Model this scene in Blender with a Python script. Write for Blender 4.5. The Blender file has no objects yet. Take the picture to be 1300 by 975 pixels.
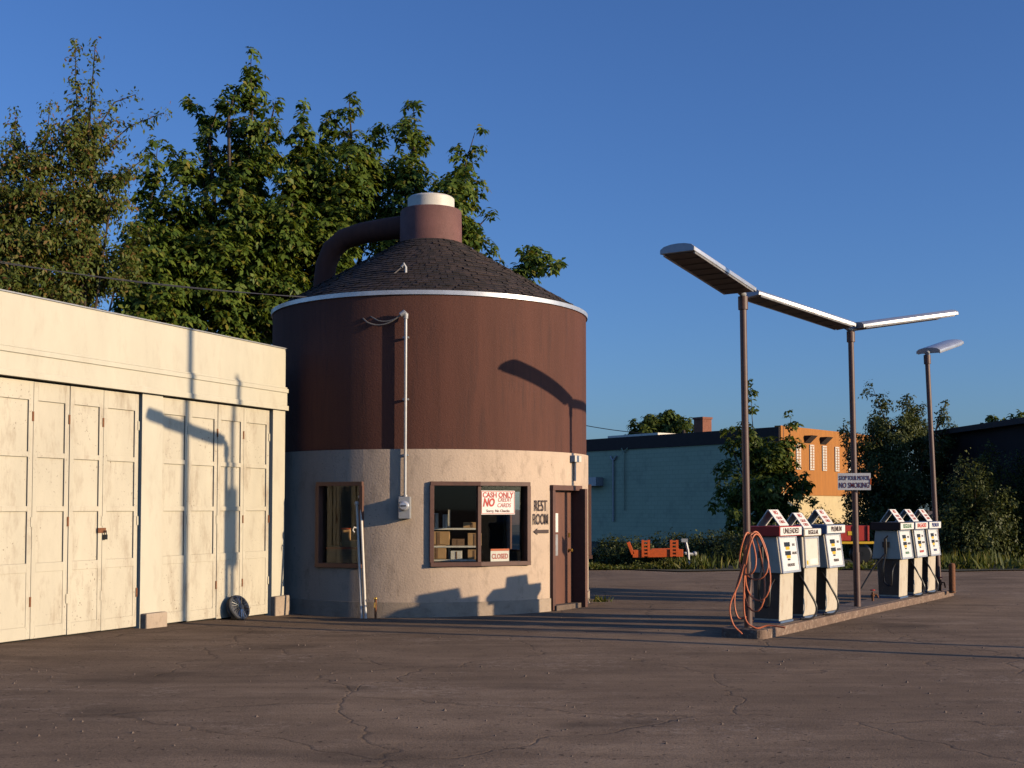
import bpy, math, random
import numpy as np
from mathutils import Vector, Matrix
R = math.radians
rng = random.Random(7)
sc = bpy.context.scene
COL = sc.collection
EYE = 1.75; F = 1600.0; PX = 656.0; HOR = 645.0; PITCH = R(2.5)
PY = HOR - F * math.tan(PITCH)

# ------------------------------------------------------------------ measuring helpers
def ray(px, py):
    a = (px - PX) / F; b = -(py - PY) / F
    return Vector((a, math.cos(PITCH) - b * math.sin(PITCH), math.sin(PITCH) + b * math.cos(PITCH)))
def P(px, py, Y):
    r = ray(px, py); t = Y / r.y
    return Vector((r.x * t, Y, EYE + r.z * t))
def G(px, py, z=0.0):
    r = ray(px, py); t = (z - EYE) / r.z
    return Vector((r.x * t, r.y * t, z))

# ------------------------------------------------------------------ mesh builder
class MB:
    def __init__(s): s.v = []; s.f = []
    def add(s, vs, fs):
        o = len(s.v); s.v += [Vector(p) for p in vs]; s.f += [tuple(i + o for i in f) for f in fs]; return s
    def obox(s, c, ax, ay, az, hx, hy, hz):
        c = Vector(c); ax = Vector(ax).normalized(); ay = Vector(ay).normalized(); az = Vector(az).normalized()
        vs = [c + ax * (hx * i) + ay * (hy * j) + az * (hz * k) for k in (-1, 1) for j in (-1, 1) for i in (-1, 1)]
        return s.add(vs, [(0, 2, 3, 1), (4, 5, 7, 6), (0, 1, 5, 4), (2, 6, 7, 3), (0, 4, 6, 2), (1, 3, 7, 5)])
    def box(s, x0, x1, y0, y1, z0, z1):
        return s.obox(((x0 + x1) / 2, (y0 + y1) / 2, (z0 + z1) / 2), (1, 0, 0), (0, 1, 0), (0, 0, 1), (x1 - x0) / 2, (y1 - y0) / 2, (z1 - z0) / 2)
    def tube(s, pts, r, n=8, cap=True):
        pts = [Vector(p) for p in pts]; rs = r if isinstance(r, (list, tuple)) else [r] * len(pts)
        o = len(s.v); prev = None
        for i, p in enumerate(pts):
            d = (pts[min(i + 1, len(pts) - 1)] - pts[max(i - 1, 0)])
            d = d.normalized() if d.length > 1e-9 else Vector((0, 0, 1))
            if prev is None:
                u = d.cross(Vector((0, 0, 1)))
                if u.length < 1e-3: u = d.cross(Vector((1, 0, 0)))
            else: u = prev - d * prev.dot(d)
            u.normalize(); prev = u; w = d.cross(u)
            for k in range(n):
                a = 2 * math.pi * k / n
                s.v.append(p + u * (rs[i] * math.cos(a)) + w * (rs[i] * math.sin(a)))
        for i in range(len(pts) - 1):
            for k in range(n):
                a = o + i * n + k; b = o + i * n + (k + 1) % n
                s.f.append((a, b, b + n, a + n))
        if cap:
            s.f.append(tuple(o + k for k in reversed(range(n))))
            s.f.append(tuple(o + (len(pts) - 1) * n + k for k in range(n)))
        return s
    def lathe(s, c, prof, n=24, a0=0, a1=2 * math.pi, axis=None):
        c = Vector(c); o = len(s.v); full = abs(a1 - a0 - 2 * math.pi) < 1e-6
        m = n if full else n + 1
        if axis is None: X, Y, Z = Vector((1, 0, 0)), Vector((0, 1, 0)), Vector((0, 0, 1))
        else:
            Z = Vector(axis).normalized(); X = Z.cross(Vector((0.1, 0.2, 1))).normalized(); Y = Z.cross(X)
        for (r, z) in prof:
            for k in range(m):
                a = a0 + (a1 - a0) * k / n
                s.v.append(c + X * (r * math.cos(a)) + Y * (r * math.sin(a)) + Z * z)
        for i in range(len(prof) - 1):
            for k in range(n):
                k2 = (k + 1) % m
                s.f.append((o + i * m + k, o + i * m + k2, o + (i + 1) * m + k2, o + (i + 1) * m + k))
        return s
    def prism(s, poly, o, ux, uy, ext):
        o = Vector(o); ux = Vector(ux); uy = Vector(uy); e = Vector(ext); n = len(poly)
        vs = [o + ux * a + uy * b for a, b in poly]; vs += [p + e for p in vs]
        return s.add(vs, [tuple(range(n)), tuple(reversed(range(n, 2 * n)))] + [(i, i + n, (i + 1) % n + n, (i + 1) % n) for i in range(n)])
    def ball(s, c, r, n=8):
        return s.lathe(c, [(r * math.sin(math.pi * i / n) + 1e-4, -r * math.cos(math.pi * i / n)) for i in range(n + 1)], n * 2)
    def build(s, name, mat, parent=None, smooth=False, local=False, loc=None, bevel=0):
        me = bpy.data.meshes.new(name)
        if parent is not None and not local: M = WM[root_of(parent)].inverted(); vs = [M @ p for p in s.v]
        elif loc is not None: vs = [p - Vector(loc) for p in s.v]
        else: vs = s.v
        me.from_pydata([tuple(p) for p in vs], [], s.f); me.materials.append(mat); me.validate(); me.update()
        import bmesh
        bm = bmesh.new(); bm.from_mesh(me); bmesh.ops.recalc_face_normals(bm, faces=bm.faces)
        if bevel: bmesh.ops.bevel(bm, geom=[e for e in bm.edges if len(e.link_faces) == 2 and e.calc_face_angle(0) > 0.5], offset=bevel, segments=2, profile=0.6, affect='EDGES', clamp_overlap=True)
        bm.to_mesh(me); bm.free()
        if smooth:
            for p in me.polygons: p.use_smooth = True
            me.set_sharp_from_angle(angle=R(38))
        ob = bpy.data.objects.new(name, me); COL.objects.link(ob)
        if parent is not None: ob.parent = parent
        elif loc is not None: ob.location = loc; WM[ob.name] = Matrix.Translation(Vector(loc))
        if parent is None: WM.setdefault(ob.name, Matrix.Identity(4))
        return ob
WM = {}
def root_of(o):
    while o.parent is not None: o = o.parent
    return o.name
def tag(o, label, cat, group=None, kind=None):
    if label: o['label'] = label
    if cat: o['category'] = cat
    if group: o['group'] = group
    if kind: o['kind'] = kind
    return o
def thing(name, label, cat, loc=(0, 0, 0), rz=0, group=None):
    o = bpy.data.objects.new(name, None); COL.objects.link(o); o.empty_display_size = .2
    o.location = loc; o.rotation_euler = (0, 0, rz)
    WM[o.name] = Matrix.Translation(Vector(loc)) @ Matrix.Rotation(rz, 4, 'Z')
    return tag(o, label, cat, group)
def text(body, h, mat, o, right, up, parent, sx=1.0, bold=0.0, align='CENTER', name='lettering', local=False, ext=.0015, line=1.0, shear=0):
    cu = bpy.data.curves.new(name, 'FONT'); cu.body = body; cu.size = h; cu.align_x = align; cu.align_y = 'CENTER'
    cu.extrude = ext; cu.offset = bold; cu.space_line = line; cu.shear = shear; cu.resolution_u = 3; cu.materials.append(mat)
    r = Vector(right).normalized(); u = Vector(up).normalized(); n = r.cross(u)
    M = Matrix(((r.x * sx, u.x, n.x, o[0]), (r.y * sx, u.y, n.y, o[1]), (r.z * sx, u.z, n.z, o[2]), (0, 0, 0, 1)))
    ob = bpy.data.objects.new(name, cu); COL.objects.link(ob); ob.parent = parent
    if not local: M = WM[root_of(parent)].inverted() @ M
    me = bpy.data.meshes.new_from_object(ob); bpy.data.objects.remove(ob); bpy.data.curves.remove(cu)
    ob = bpy.data.objects.new(name, me); COL.objects.link(ob); ob.parent = parent; ob.matrix_local = M
    return ob

# ------------------------------------------------------------------ materials
def newmat(name):
    m = bpy.data.materials.new(name); m.use_nodes = True
    nt = m.node_tree; nt.nodes.clear()
    out = nt.nodes.new('ShaderNodeOutputMaterial'); b = nt.nodes.new('ShaderNodeBsdfPrincipled')
    nt.links.new(b.outputs[0], out.inputs[0]); return m, nt, b, out
def N(nt, t, **kw):
    n = nt.nodes.new(t)
    for k, v in kw.items():
        if k in n.inputs.keys(): n.inputs[k].default_value = v
        else: setattr(n, k, v)
    return n
def noise(nt, co, scale, detail=4, rough=.6, stretch=None):
    n = N(nt, 'ShaderNodeTexNoise'); n.inputs['Scale'].default_value = scale; n.inputs['Detail'].default_value = detail; n.inputs['Roughness'].default_value = rough
    if stretch:
        mp = N(nt, 'ShaderNodeMapping'); mp.inputs['Scale'].default_value = stretch
        nt.links.new(co, mp.inputs['Vector']); co = mp.outputs[0]
    nt.links.new(co, n.inputs['Vector']); return n.outputs['Fac']
def ramp(nt, fac, stops):
    r = N(nt, 'ShaderNodeValToRGB'); els = r.color_ramp.elements
    while len(els) < len(stops): els.new(.5)
    for e, (p, c) in zip(els, stops):
        e.position = p; e.color = (c, c, c, 1) if isinstance(c, (int, float)) else (*c, 1)
    nt.links.new(fac, r.inputs[0]); return r.outputs[0]
def mix(nt, fac, a, b, mode='MIX'):
    m = N(nt, 'ShaderNodeMix', data_type='RGBA', blend_type=mode)
    for sock, val in ((m.inputs[0], fac), (m.inputs[6], a), (m.inputs[7], b)):
        if hasattr(val, 'links'): nt.links.new(val, sock)
        elif isinstance(val, (int, float)): sock.default_value = val
        else: sock.default_value = (*val, 1)
    return m.outputs[2]
def bump(nt, b, h, strength, dist):
    bp = N(nt, 'ShaderNodeBump'); bp.inputs['Strength'].default_value = strength; bp.inputs['Distance'].default_value = dist
    nt.links.new(h, bp.inputs['Height']); nt.links.new(bp.outputs[0], b.inputs['Normal'])
def paint(name, col, rough=.6, var=.25, scale=3.0, dirt=None, dirt_amt=.5, streak=None, bmp=.15, bdist=.01, metal=0, fine=40, chips=None):
    m, nt, b, out = newmat(name)
    co = N(nt, 'ShaderNodeTexCoord').outputs['Object']
    a = noise(nt, co, scale, 5, .65, streak)
    dark = tuple(c * (1 - var) for c in col); light = tuple(min(1, c * (1 + var * .5)) for c in col)
    c = ramp(nt, a, [(.3, dark), (.7, light)])
    if dirt:
        d = noise(nt, co, scale * 2.3, 8, .72, streak)
        c = mix(nt, ramp(nt, d, [(.52, 0.0), (.72, dirt_amt)]), c, dirt)
    if chips:
        cn = noise(nt, co, 26, 3, .6); cm_ = noise(nt, co, 1.6, 4, .6)
        mm = N(nt, 'ShaderNodeMath', operation='MULTIPLY'); nt.links.new(ramp(nt, cn, [(.64, 0.0), (.67, .9)]), mm.inputs[0]); nt.links.new(ramp(nt, cm_, [(.50, 0.0), (.60, 1.0)]), mm.inputs[1])
        c = mix(nt, mm.outputs[0], c, chips)
    nt.links.new(c, b.inputs['Base Color'])
    b.inputs['Roughness'].default_value = rough; b.inputs['Metallic'].default_value = metal
    if bmp: bump(nt, b, noise(nt, co, fine, 5, .6), bmp, bdist)
    return m
def flat(name, col, rough=.5, metal=0): return paint(name, col, rough, .08, 8, None, bmp=0, metal=metal)

M = {}
M['garage'] = paint('cream_paint', (.60, .555, .435), .6, .08, 2.0, (.42, .33, .24), .35, (1, 1, .35), .2, .006, fine=25)
M['garage_door'] = paint('door_paint', (.585, .53, .41), .55, .12, 1.7, (.34, .26, .18), .75, (1, 1, .35), .25, .006, fine=22, chips=(.20, .14, .10))
M['brown'] = paint('brown_stucco', (.108, .038, .024), .85, .22, 1.2, (.05, .022, .018), .7, (3, 3, .25), .5, .012, fine=34)
M['cream'] = paint('cream_stucco', (.60, .455, .335), .8, .10, 1.3, (.30, .22, .16), .7, (1.4, 1.4, .7), .5, .012, fine=30, chips=(.3, .21, .15))
M['plinth'] = paint('stained_plinth', (.45, .35, .26), .85, .2, 2.5, (.2, .15, .11), .7, None, .5, .012)
M['trim'] = paint('brown_trim', (.13, .06, .042), .6, .2, 4, (.05, .03, .025), .5, None, .15)
M['door'] = paint('brown_door', (.17, .075, .05), .5, .15, 3, (.06, .03, .025), .5, (1, 1, .3), .15)
M['neck'] = paint('neck_paint', (.17, .075, .062), .75, .2, 3, (.1, .04, .035), .5, None, .3)
M['white'] = paint('white_paint', (.72, .66, .56), .5, .06, 4, (.4, .32, .25), .4, None, .05)
M['signwhite'] = flat('sign_white', (.80, .76, .70), .5)
M['silver'] = paint('silver_metal', (.68, .68, .70), .35, .12, 5, (.35, .33, .3), .4, None, .03, metal=.6)
M['galv'] = paint('galvanised_steel', (.42, .42, .42), .5, .15, 5, (.25, .22, .2), .4, None, .03, metal=.4)
M['chrome'] = paint('chrome', (.6, .58, .55), .25, .15, 12, (.2, .15, .1), .5, None, 0, metal=1)
M['pole'] = paint('brown_pole', (.115, .062, .05), .5, .2, 5, (.2, .1, .06), .5, None, .05)
M['louvre'] = paint('lamp_underside', (.24, .17, .13), .5, .2, 6, None, bmp=0)
M['pump'] = paint('pump_enamel', (.62, .54, .42), .45, .07, 4, (.30, .17, .09), .55, (1, 1, .5), .04)
M['pumpside'] = paint('pump_side_enamel', (.075, .055, .042), .4, .2, 4, (.2, .13, .08), .5, None, .04)
M['facia'] = flat('pump_face', (.78, .77, .74), .3)
M['dark'] = flat('black_plastic', (.012, .012, .013), .4)
M['rubber'] = flat('black_rubber', (.014, .013, .013), .38)
M['yellow'] = flat('yellow_enamel', (.75, .45, .02), .5)
M['red'] = flat('red_ink', (.55, .045, .03), .6)
M['redbrown'] = flat('dark_red_ink', (.16, .02, .025), .6)
M['orange'] = paint('orange_enamel', (.62, .10, .012), .5, .15, 5, (.2, .06, .02), .5, None, .05)
M['redpaint'] = paint('red_enamel', (.5, .035, .02), .5, .12, 4, (.2, .04, .02), .4, None, .05)
M['hose'] = paint('orange_hose', (.62, .17, .07), .5, .15, 9, None, bmp=0)
M['blue'] = flat('blue_enamel', (.10, .15, .25), .5)
M['blueink'] = flat('blue_ink', (.04, .06, .2), .5)
M['greenink'] = flat('green_ink', (.05, .2, .08), .5)
M['inkdark'] = flat('dark_lettering', (.06, .035, .03), .7)
M['concrete'] = paint('kerb_concrete', (.17, .125, .095), .9, .25, 6, (.12, .08, .06), .6, None, .6, .02, fine=22)
M['kerbpaint'] = paint('worn_kerb_paint', (.20, .13, .092), .9, .3, 7, (.52, .40, .30), .7, None, .6, .02, fine=22)
M['rust'] = paint('rusty_iron', (.20, .075, .03), .85, .35, 20, (.35, .2, .1), .5, None, .3)
M['brass'] = flat('brass', (.6, .38, .1), .35, 1)
M['wire'] = flat('wire_insulation', (.22, .19, .16), .5)
M['wood'] = paint('brown_wood', (.22, .12, .06), .7, .3, 5, None, streak=(1, 1, 6))
M['card'] = paint('cardboard', (.46, .27, .12), .8, .12, 6, (.3, .16, .07), .4, None, .05)
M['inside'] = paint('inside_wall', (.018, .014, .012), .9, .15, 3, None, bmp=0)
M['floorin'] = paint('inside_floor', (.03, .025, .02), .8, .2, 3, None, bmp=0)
M['bark'] = paint('bark', (.075, .055, .042), .95, .35, 8, None, streak=(3, 3, .5), bmp=.6, bdist=.03)
M['chim'] = paint('chimney_brick', (.26, .10, .06), .9, .25, 9, (.12, .06, .045), .5)
M['fascia'] = paint('dark_fascia', (.035, .022, .018), .8, .2, 3)
M['orangewall'] = paint('ochre_boards', (.41, .155, .024), .8, .18, 2, (.3, .12, .03), .5, (3, 3, .3), .2)
M['creamwall'] = paint('cream_masonry', (.60, .47, .25), .8, .1, 2, (.4, .3, .18), .4)
M['roofing'] = paint('flat_roofing', (.10, .09, .085), .9, .3, 1)
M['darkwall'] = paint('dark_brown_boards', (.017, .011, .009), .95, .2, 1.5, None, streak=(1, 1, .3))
M['shut'] = flat('white_shutter', (.62, .55, .47), .6)

def teal():
    m, nt, b, out = newmat('teal_block_wall')
    tc = N(nt, 'ShaderNodeTexCoord'); uv = N(nt, 'ShaderNodeUVMap')
    br = N(nt, 'ShaderNodeTexBrick'); br.inputs['Scale'].default_value = 1; br.inputs['Brick Width'].default_value = .42; br.inputs['Row Height'].default_value = .21
    br.inputs['Mortar Size'].default_value = .012; br.inputs['Color1'].default_value = (.42, .47, .30, 1); br.inputs['Color2'].default_value = (.45, .50, .325, 1); br.inputs['Mortar'].default_value = (.35, .40, .265, 1)
    nt.links.new(uv.outputs[0], br.inputs['Vector'])
    st = noise(nt, tc.outputs['Object'], .8, 7, .7)
    c = mix(nt, ramp(nt, st, [(.52, 0.0), (.72, .4)]), br.outputs[0], (.13, .14, .12))
    nt.links.new(c, b.inputs['Base Color']); b.inputs['Roughness'].default_value = .7
    bump(nt, b, br.outputs['Fac'], -.4, .01); return m
M['teal'] = teal()

def shingle():
    m, nt, b, out = newmat('wood_shingles')
    g = N(nt, 'ShaderNodeNewGeometry'); co = N(nt, 'ShaderNodeTexCoord').outputs['Object']
    c = ramp(nt, g.outputs['Random Per Island'], [(0, (.014, .010, .009)), (.55, (.026, .017, .015)), (1, (.05, .032, .027))])
    c = mix(nt, ramp(nt, noise(nt, co, 2, 6), [(.45, 0.0), (.7, .5)]), c, (.05, .028, .022))
    nt.links.new(c, b.inputs['Base Color']); b.inputs['Roughness'].default_value = .85
    bump(nt, b, noise(nt, co, 30, 4), .4, .01); return m
M['shingle'] = shingle()

def asphalt():
    m, nt, b, out = newmat('old_asphalt')
    co = N(nt, 'ShaderNodeTexCoord').outputs['Object']
    big = noise(nt, co, .16, 5, .6); mid = noise(nt, co, .9, 7, .7); fine = noise(nt, co, 55, 3, .7)
    c = ramp(nt, big, [(.32, (.26, .178, .112)), (.52, (.37, .255, .163)), (.7, (.44, .31, .20))])
    c = mix(nt, ramp(nt, mid, [(.35, .55), (.6, 0.0)]), c, (.19, .132, .088))
    # exposed pale aggregate
    pg = noise(nt, co, .55, 6, .72); pf = noise(nt, co, 9, 6, .75)
    mm = N(nt, 'ShaderNodeMath', operation='MULTIPLY'); nt.links.new(ramp(nt, pg, [(.52, 0.0), (.63, 1.0)]), mm.inputs[0]); nt.links.new(ramp(nt, pf, [(.48, 0.0), (.58, 1.0)]), mm.inputs[1])
    c = mix(nt, mm.outputs[0], c, (.44, .32, .22))
    # oil stains
    oil = noise(nt, co, .42, 4, .5, (1, 1.8, 1))
    c = mix(nt, ramp(nt, oil, [(.60, 0.0), (.72, .6)]), c, (.055, .044, .036))
    # cracks
    wn = N(nt, 'ShaderNodeTexNoise'); wn.inputs['Scale'].default_value = 1.1; wn.inputs['Detail'].default_value = 5; nt.links.new(co, wn.inputs['Vector'])
    va = N(nt, 'ShaderNodeVectorMath', operation='MULTIPLY_ADD'); va.inputs[1].default_value = (1.1, 1.1, 0)
    nt.links.new(wn.outputs['Color'], va.inputs[0]); nt.links.new(co, va.inputs[2])
    vo = N(nt, 'ShaderNodeTexVoronoi', feature='DISTANCE_TO_EDGE'); vo.inputs['Scale'].default_value = .33; nt.links.new(va.outputs[0], vo.inputs['Vector'])
    ck = ramp(nt, vo.outputs['Distance'], [(.0, 1.0), (.006, 0.0)])
    c = mix(nt, mix(nt, .35, (0, 0, 0), ck, 'MIX'), c, (.035, .026, .02))
    c = mix(nt, ramp(nt, fine, [(.3, .45), (.6, 0.0)]), c, (.05, .038, .03))
    c = mix(nt, ramp(nt, fine, [(.62, 0.0), (.75, .5)]), c, (.33, .26, .2))
    st = noise(nt, co, 1.0, 6, .65, (.35, 2.6, 1))
    c = mix(nt, ramp(nt, st, [(.40, .28), (.55, 0.0)]), c, (.13, .088, .058))
    c = mix(nt, ramp(nt, st, [(.58, 0.0), (.70, .25)]), c, (.44, .32, .21))
    sp_ = noise(nt, co, 14, 2, .5)
    c = mix(nt, ramp(nt, sp_, [(.66, 0.0), (.71, .8)]), c, (.07, .05, .038))
    nt.links.new(c, b.inputs['Base Color']); b.inputs['Roughness'].default_value = .95; b.inputs['Specular IOR Level'].default_value = .06
    h = N(nt, 'ShaderNodeMath', operation='MULTIPLY_ADD'); h.inputs[1].default_value = .35
    nt.links.new(fine, h.inputs[0]); nt.links.new(mid, h.inputs[2])
    h2 = N(nt, 'ShaderNodeMath', operation='SUBTRACT'); nt.links.new(h.outputs[0], h2.inputs[0]); h2.inputs[1].default_value = 0; nt.links.new(mix(nt, .3, (0, 0, 0), ck), h2.inputs[1])
    bump(nt, b, h2.outputs[0], .55, .02)
    return m
M['asphalt'] = asphalt()
M['soil'] = paint('weedy_soil', (.07, .06, .028), .95, .4, .8, (.035, .045, .015), .8, None, .6, .05, fine=8)
M['lot'] = paint('far_lot', (.09, .075, .06), .95, .3, .5)

def leafmat(name, stops, trans=.35):
    m, nt, b, out = newmat(name)
    g = N(nt, 'ShaderNodeNewGeometry')
    c = ramp(nt, g.outputs['Random Per Island'], stops)
    nt.links.new(c, b.inputs['Base Color']); b.inputs['Roughness'].default_value = .55; b.inputs['Specular IOR Level'].default_value = .3
    t = N(nt, 'ShaderNodeBsdfTranslucent'); t2 = mix(nt, 1.0, c, (1.3, 1.2, .5), 'MULTIPLY'); nt.links.new(t2, t.inputs['Color'])
    ms = N(nt, 'ShaderNodeMixShader'); ms.inputs[0].default_value = trans
    nt.links.new(b.outputs[0], ms.inputs[1]); nt.links.new(t.outputs[0], ms.inputs[2]); nt.links.new(ms.outputs[0], out.inputs[0])
    return m
M['maple'] = leafmat('maple_leaves', [(0, (.06, .11, .018)), (.5, (.12, .18, .026)), (.85, (.175, .225, .032)), (1, (.25, .20, .038))])
M['plum'] = leafmat('plum_leaves', [(0, (.075, .115, .02)), (.5, (.13, .165, .03)), (.82, (.17, .16, .032)), (1, (.24, .10, .04))])
M['bushy'] = leafmat('bush_leaves', [(0, (.035, .05, .012)), (.6, (.07, .085, .018)), (1, (.12, .13, .028))], .2)
M['young'] = leafmat('young_tree_leaves', [(0, (.055, .09, .016)), (.6, (.11, .145, .024)), (1, (.16, .19, .032))])
M['weed'] = leafmat('weed_leaves', [(0, (.05, .07, .012)), (.6, (.10, .12, .02)), (1, (.20, .17, .04))], .3)

def glass():
    m = bpy.data.materials.new('window_glass'); m.use_nodes = True; nt = m.node_tree; nt.nodes.clear()
    out = nt.nodes.new('ShaderNodeOutputMaterial'); t = nt.nodes.new('ShaderNodeBsdfTransparent'); gl = nt.nodes.new('ShaderNodeBsdfGlossy')
    gl.inputs['Roughness'].default_value = .02; t.inputs[0].default_value = (.97, .98, .97, 1)
    fr = nt.nodes.new('ShaderNodeFresnel'); fr.inputs[0].default_value = 1.3
    ms = nt.nodes.new('ShaderNodeMixShader'); nt.links.new(fr.outputs[0], ms.inputs[0]); nt.links.new(t.outputs[0], ms.inputs[1]); nt.links.new(gl.outputs[0], ms.inputs[2]); nt.links.new(ms.outputs[0], out.inputs[0])
    return m
M['glass'] = glass()

# ------------------------------------------------------------------ camera, world, sun
cam = bpy.data.cameras.new('camera'); co = bpy.data.objects.new('camera', cam); COL.objects.link(co)
co.location = (0, 0, EYE); co.rotation_euler = (math.pi / 2 + PITCH, 0, 0)
cam.sensor_width = 36; cam.lens = 36 * F / 1300; cam.shift_x = -(PX - 650) / 1300; cam.shift_y = (PY - 487.5) / 1300; cam.clip_end = 3000
sc.camera = co
sc.cycles.diffuse_bounces = 0; sc.cycles.transparent_max_bounces = 24
SUN_AZ = 67.0; SUN_EL = 12.5        # azimuth from -Y (towards camera) to +X
sd = Vector((math.sin(R(SUN_AZ)) * math.cos(R(SUN_EL)), -math.cos(R(SUN_AZ)) * math.cos(R(SUN_EL)), math.sin(R(SUN_EL))))
w = bpy.data.worlds.new('World'); sc.world = w; w.use_nodes = True
nt = w.node_tree; bg = nt.nodes['Background']; sky = nt.nodes.new('ShaderNodeTexSky'); sky.sky_type = 'NISHITA'; sky.sun_disc = False
sky.sun_elevation = R(SUN_EL); sky.sun_rotation = math.atan2(sd.x, sd.y)
sky.air_density = 1.0; sky.dust_density = 1.0; sky.ozone_density = 3.0; sky.altitude = 50
tint = nt.nodes.new('ShaderNodeMix'); tint.data_type = 'RGBA'; tint.blend_type = 'MULTIPLY'; tint.inputs[0].default_value = 1
nt.links.new(sky.outputs[0], tint.inputs[6]); tint.inputs[7].default_value = (.79, 1.09, 1.68, 1)
nt.links.new(tint.outputs[2], bg.inputs[0]); bg.inputs[1].default_value = .094
sl = bpy.data.lights.new('sun', 'SUN'); sl.energy = 5.0; sl.angle = R(.5); sl.color = (1, .79, .54)
so = bpy.data.objects.new('sun', sl); COL.objects.link(so); so.rotation_euler = sd.to_track_quat('Z', 'Y').to_euler(); so.location = sd * 60
sc.view_settings.view_transform = 'Standard'; sc.view_settings.look = 'None'; sc.view_settings.exposure = 0.0; sc.view_settings.gamma = 1

# ------------------------------------------------------------------ ground
def hgt(x, y):
    return -.06 * math.exp(-((x + 1.5) ** 2 + (y - 22.5) ** 2) / 20.5) - .07 * math.exp(-((x + 3.4) ** 2 + (y - 22.0) ** 2) / 5.0) + .012 * math.sin(x * .7 + 1) * math.sin(y * .5)
def axis(lo, hi, step, far):
    a = list(np.arange(lo, hi + 1e-6, step)); b = []; d = step
    while d < far: d *= 1.7; b.append(d)
    return [lo - q for q in reversed(b)] + a + [hi + q for q in b]
xs = axis(-14, 16, .4, 700); ys = axis(6, 34, .4, 700)
g = MB(); nx = len(xs)
for y in ys:
    for x in xs:
        k = 1 if (-14 <= x <= 16 and 6 <= y <= 34) else 0
        g.v.append(Vector((x, y, hgt(x, y) * k)))
for j in range(len(ys) - 1):
    for i in range(nx - 1):
        g.f.append((j * nx + i, j * nx + i + 1, (j + 1) * nx + i + 1, (j + 1) * nx + i))
tag(g.build('ground', M['asphalt'], smooth=True), 'old brown cracked asphalt forecourt of the filling station', 'ground', kind='structure')
pv = MB(); ed = []
for i in range(61):
    x = -30 + i * 1.5
    ed.append((x, 35.2 + .5 * math.sin(x * .9) + .35 * math.sin(x * 2.3 + 1)))
pv.add([(x, y, .03) for x, y in ed] + [(60, 130, .03), (-30, 130, .03)], [tuple(range(63))])
tag(pv.build('verge', M['soil']), 'rough weedy soil verge beyond the asphalt', 'verge', kind='structure')

# ------------------------------------------------------------------ foliage tools
def leaves(pos, out, size, kind, rg):
    """pos (n,3) cluster centres, out (n,3) outward dirs -> verts, faces; umbrella clusters of leaflets or loose leaves"""
    n = len(pos); up = np.array([0, 0, 1.0]); V = []; Fc = []
    k = {'palm': 5, 'loose': 4, 'fine': 5}[kind]
    th0 = rg.random(n) * 6.283
    ax = out * (.55 if kind == 'palm' else .5) + up * (.75 if kind == 'palm' else .2) + rg.normal(0, .38, (n, 3))
    ax /= np.linalg.norm(ax, axis=1)[:, None]
    u = np.cross(ax, rg.normal(0, 1, (n, 3))); u /= np.linalg.norm(u, axis=1)[:, None] + 1e-9; v = np.cross(ax, u)
    for q in range(k):
        th = th0 + 6.283 * q / k + rg.normal(0, .25, n)
        L = size * (.5 + .8 * rg.random(n)); W = L * {'palm': .27, 'loose': .24, 'fine': .28}[kind]
        rad = u * np.cos(th)[:, None] + v * np.sin(th)[:, None]
        drop = {'palm': .38, 'loose': .5, 'fine': .2}[kind] + rg.normal(0, .2, n)
        d = rad - up * drop[:, None] * .9; d /= np.linalg.norm(d, axis=1)[:, None]
        side = np.cross(d, ax); side /= np.linalg.norm(side, axis=1)[:, None] + 1e-9
        o = pos + (rg.normal(0, size * .6, (n, 3)) if kind != 'palm' else rg.normal(0, size * .12, (n, 3)))
        b = len(V) * 0
        p0 = o; p1 = o + d * (L * .55)[:, None] + side * W[:, None]; p2 = o + d * L[:, None] - up * (L * .18)[:, None]; p3 = o + d * (L * .55)[:, None] - side * W[:, None]
        V.append(np.stack([p0, p1, p2, p3], 1).reshape(-1, 3))
    V = np.concatenate(V); m = len(V) // 4
    return V, np.arange(m * 4).reshape(m, 4)
def leafobj(name, V, Fc, mat, parent):
    Mi = np.array(WM[root_of(parent)].inverted())
    V = V @ Mi[:3, :3].T + Mi[:3, 3]
    me = bpy.data.meshes.new(name); me.vertices.add(len(V)); me.vertices.foreach_set('co', V.astype(np.float32).ravel())
    me.loops.add(Fc.size); me.loops.foreach_set('vertex_index', Fc.ravel().astype(np.int32))
    me.polygons.add(len(Fc)); me.polygons.foreach_set('loop_start', np.arange(0, Fc.size, 4, dtype=np.int32))
    me.update(calc_edges=True); me.validate(); me.materials.append(mat)
    ob = bpy.data.objects.new(name, me); COL.objects.link(ob); ob.parent = parent; return ob
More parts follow.
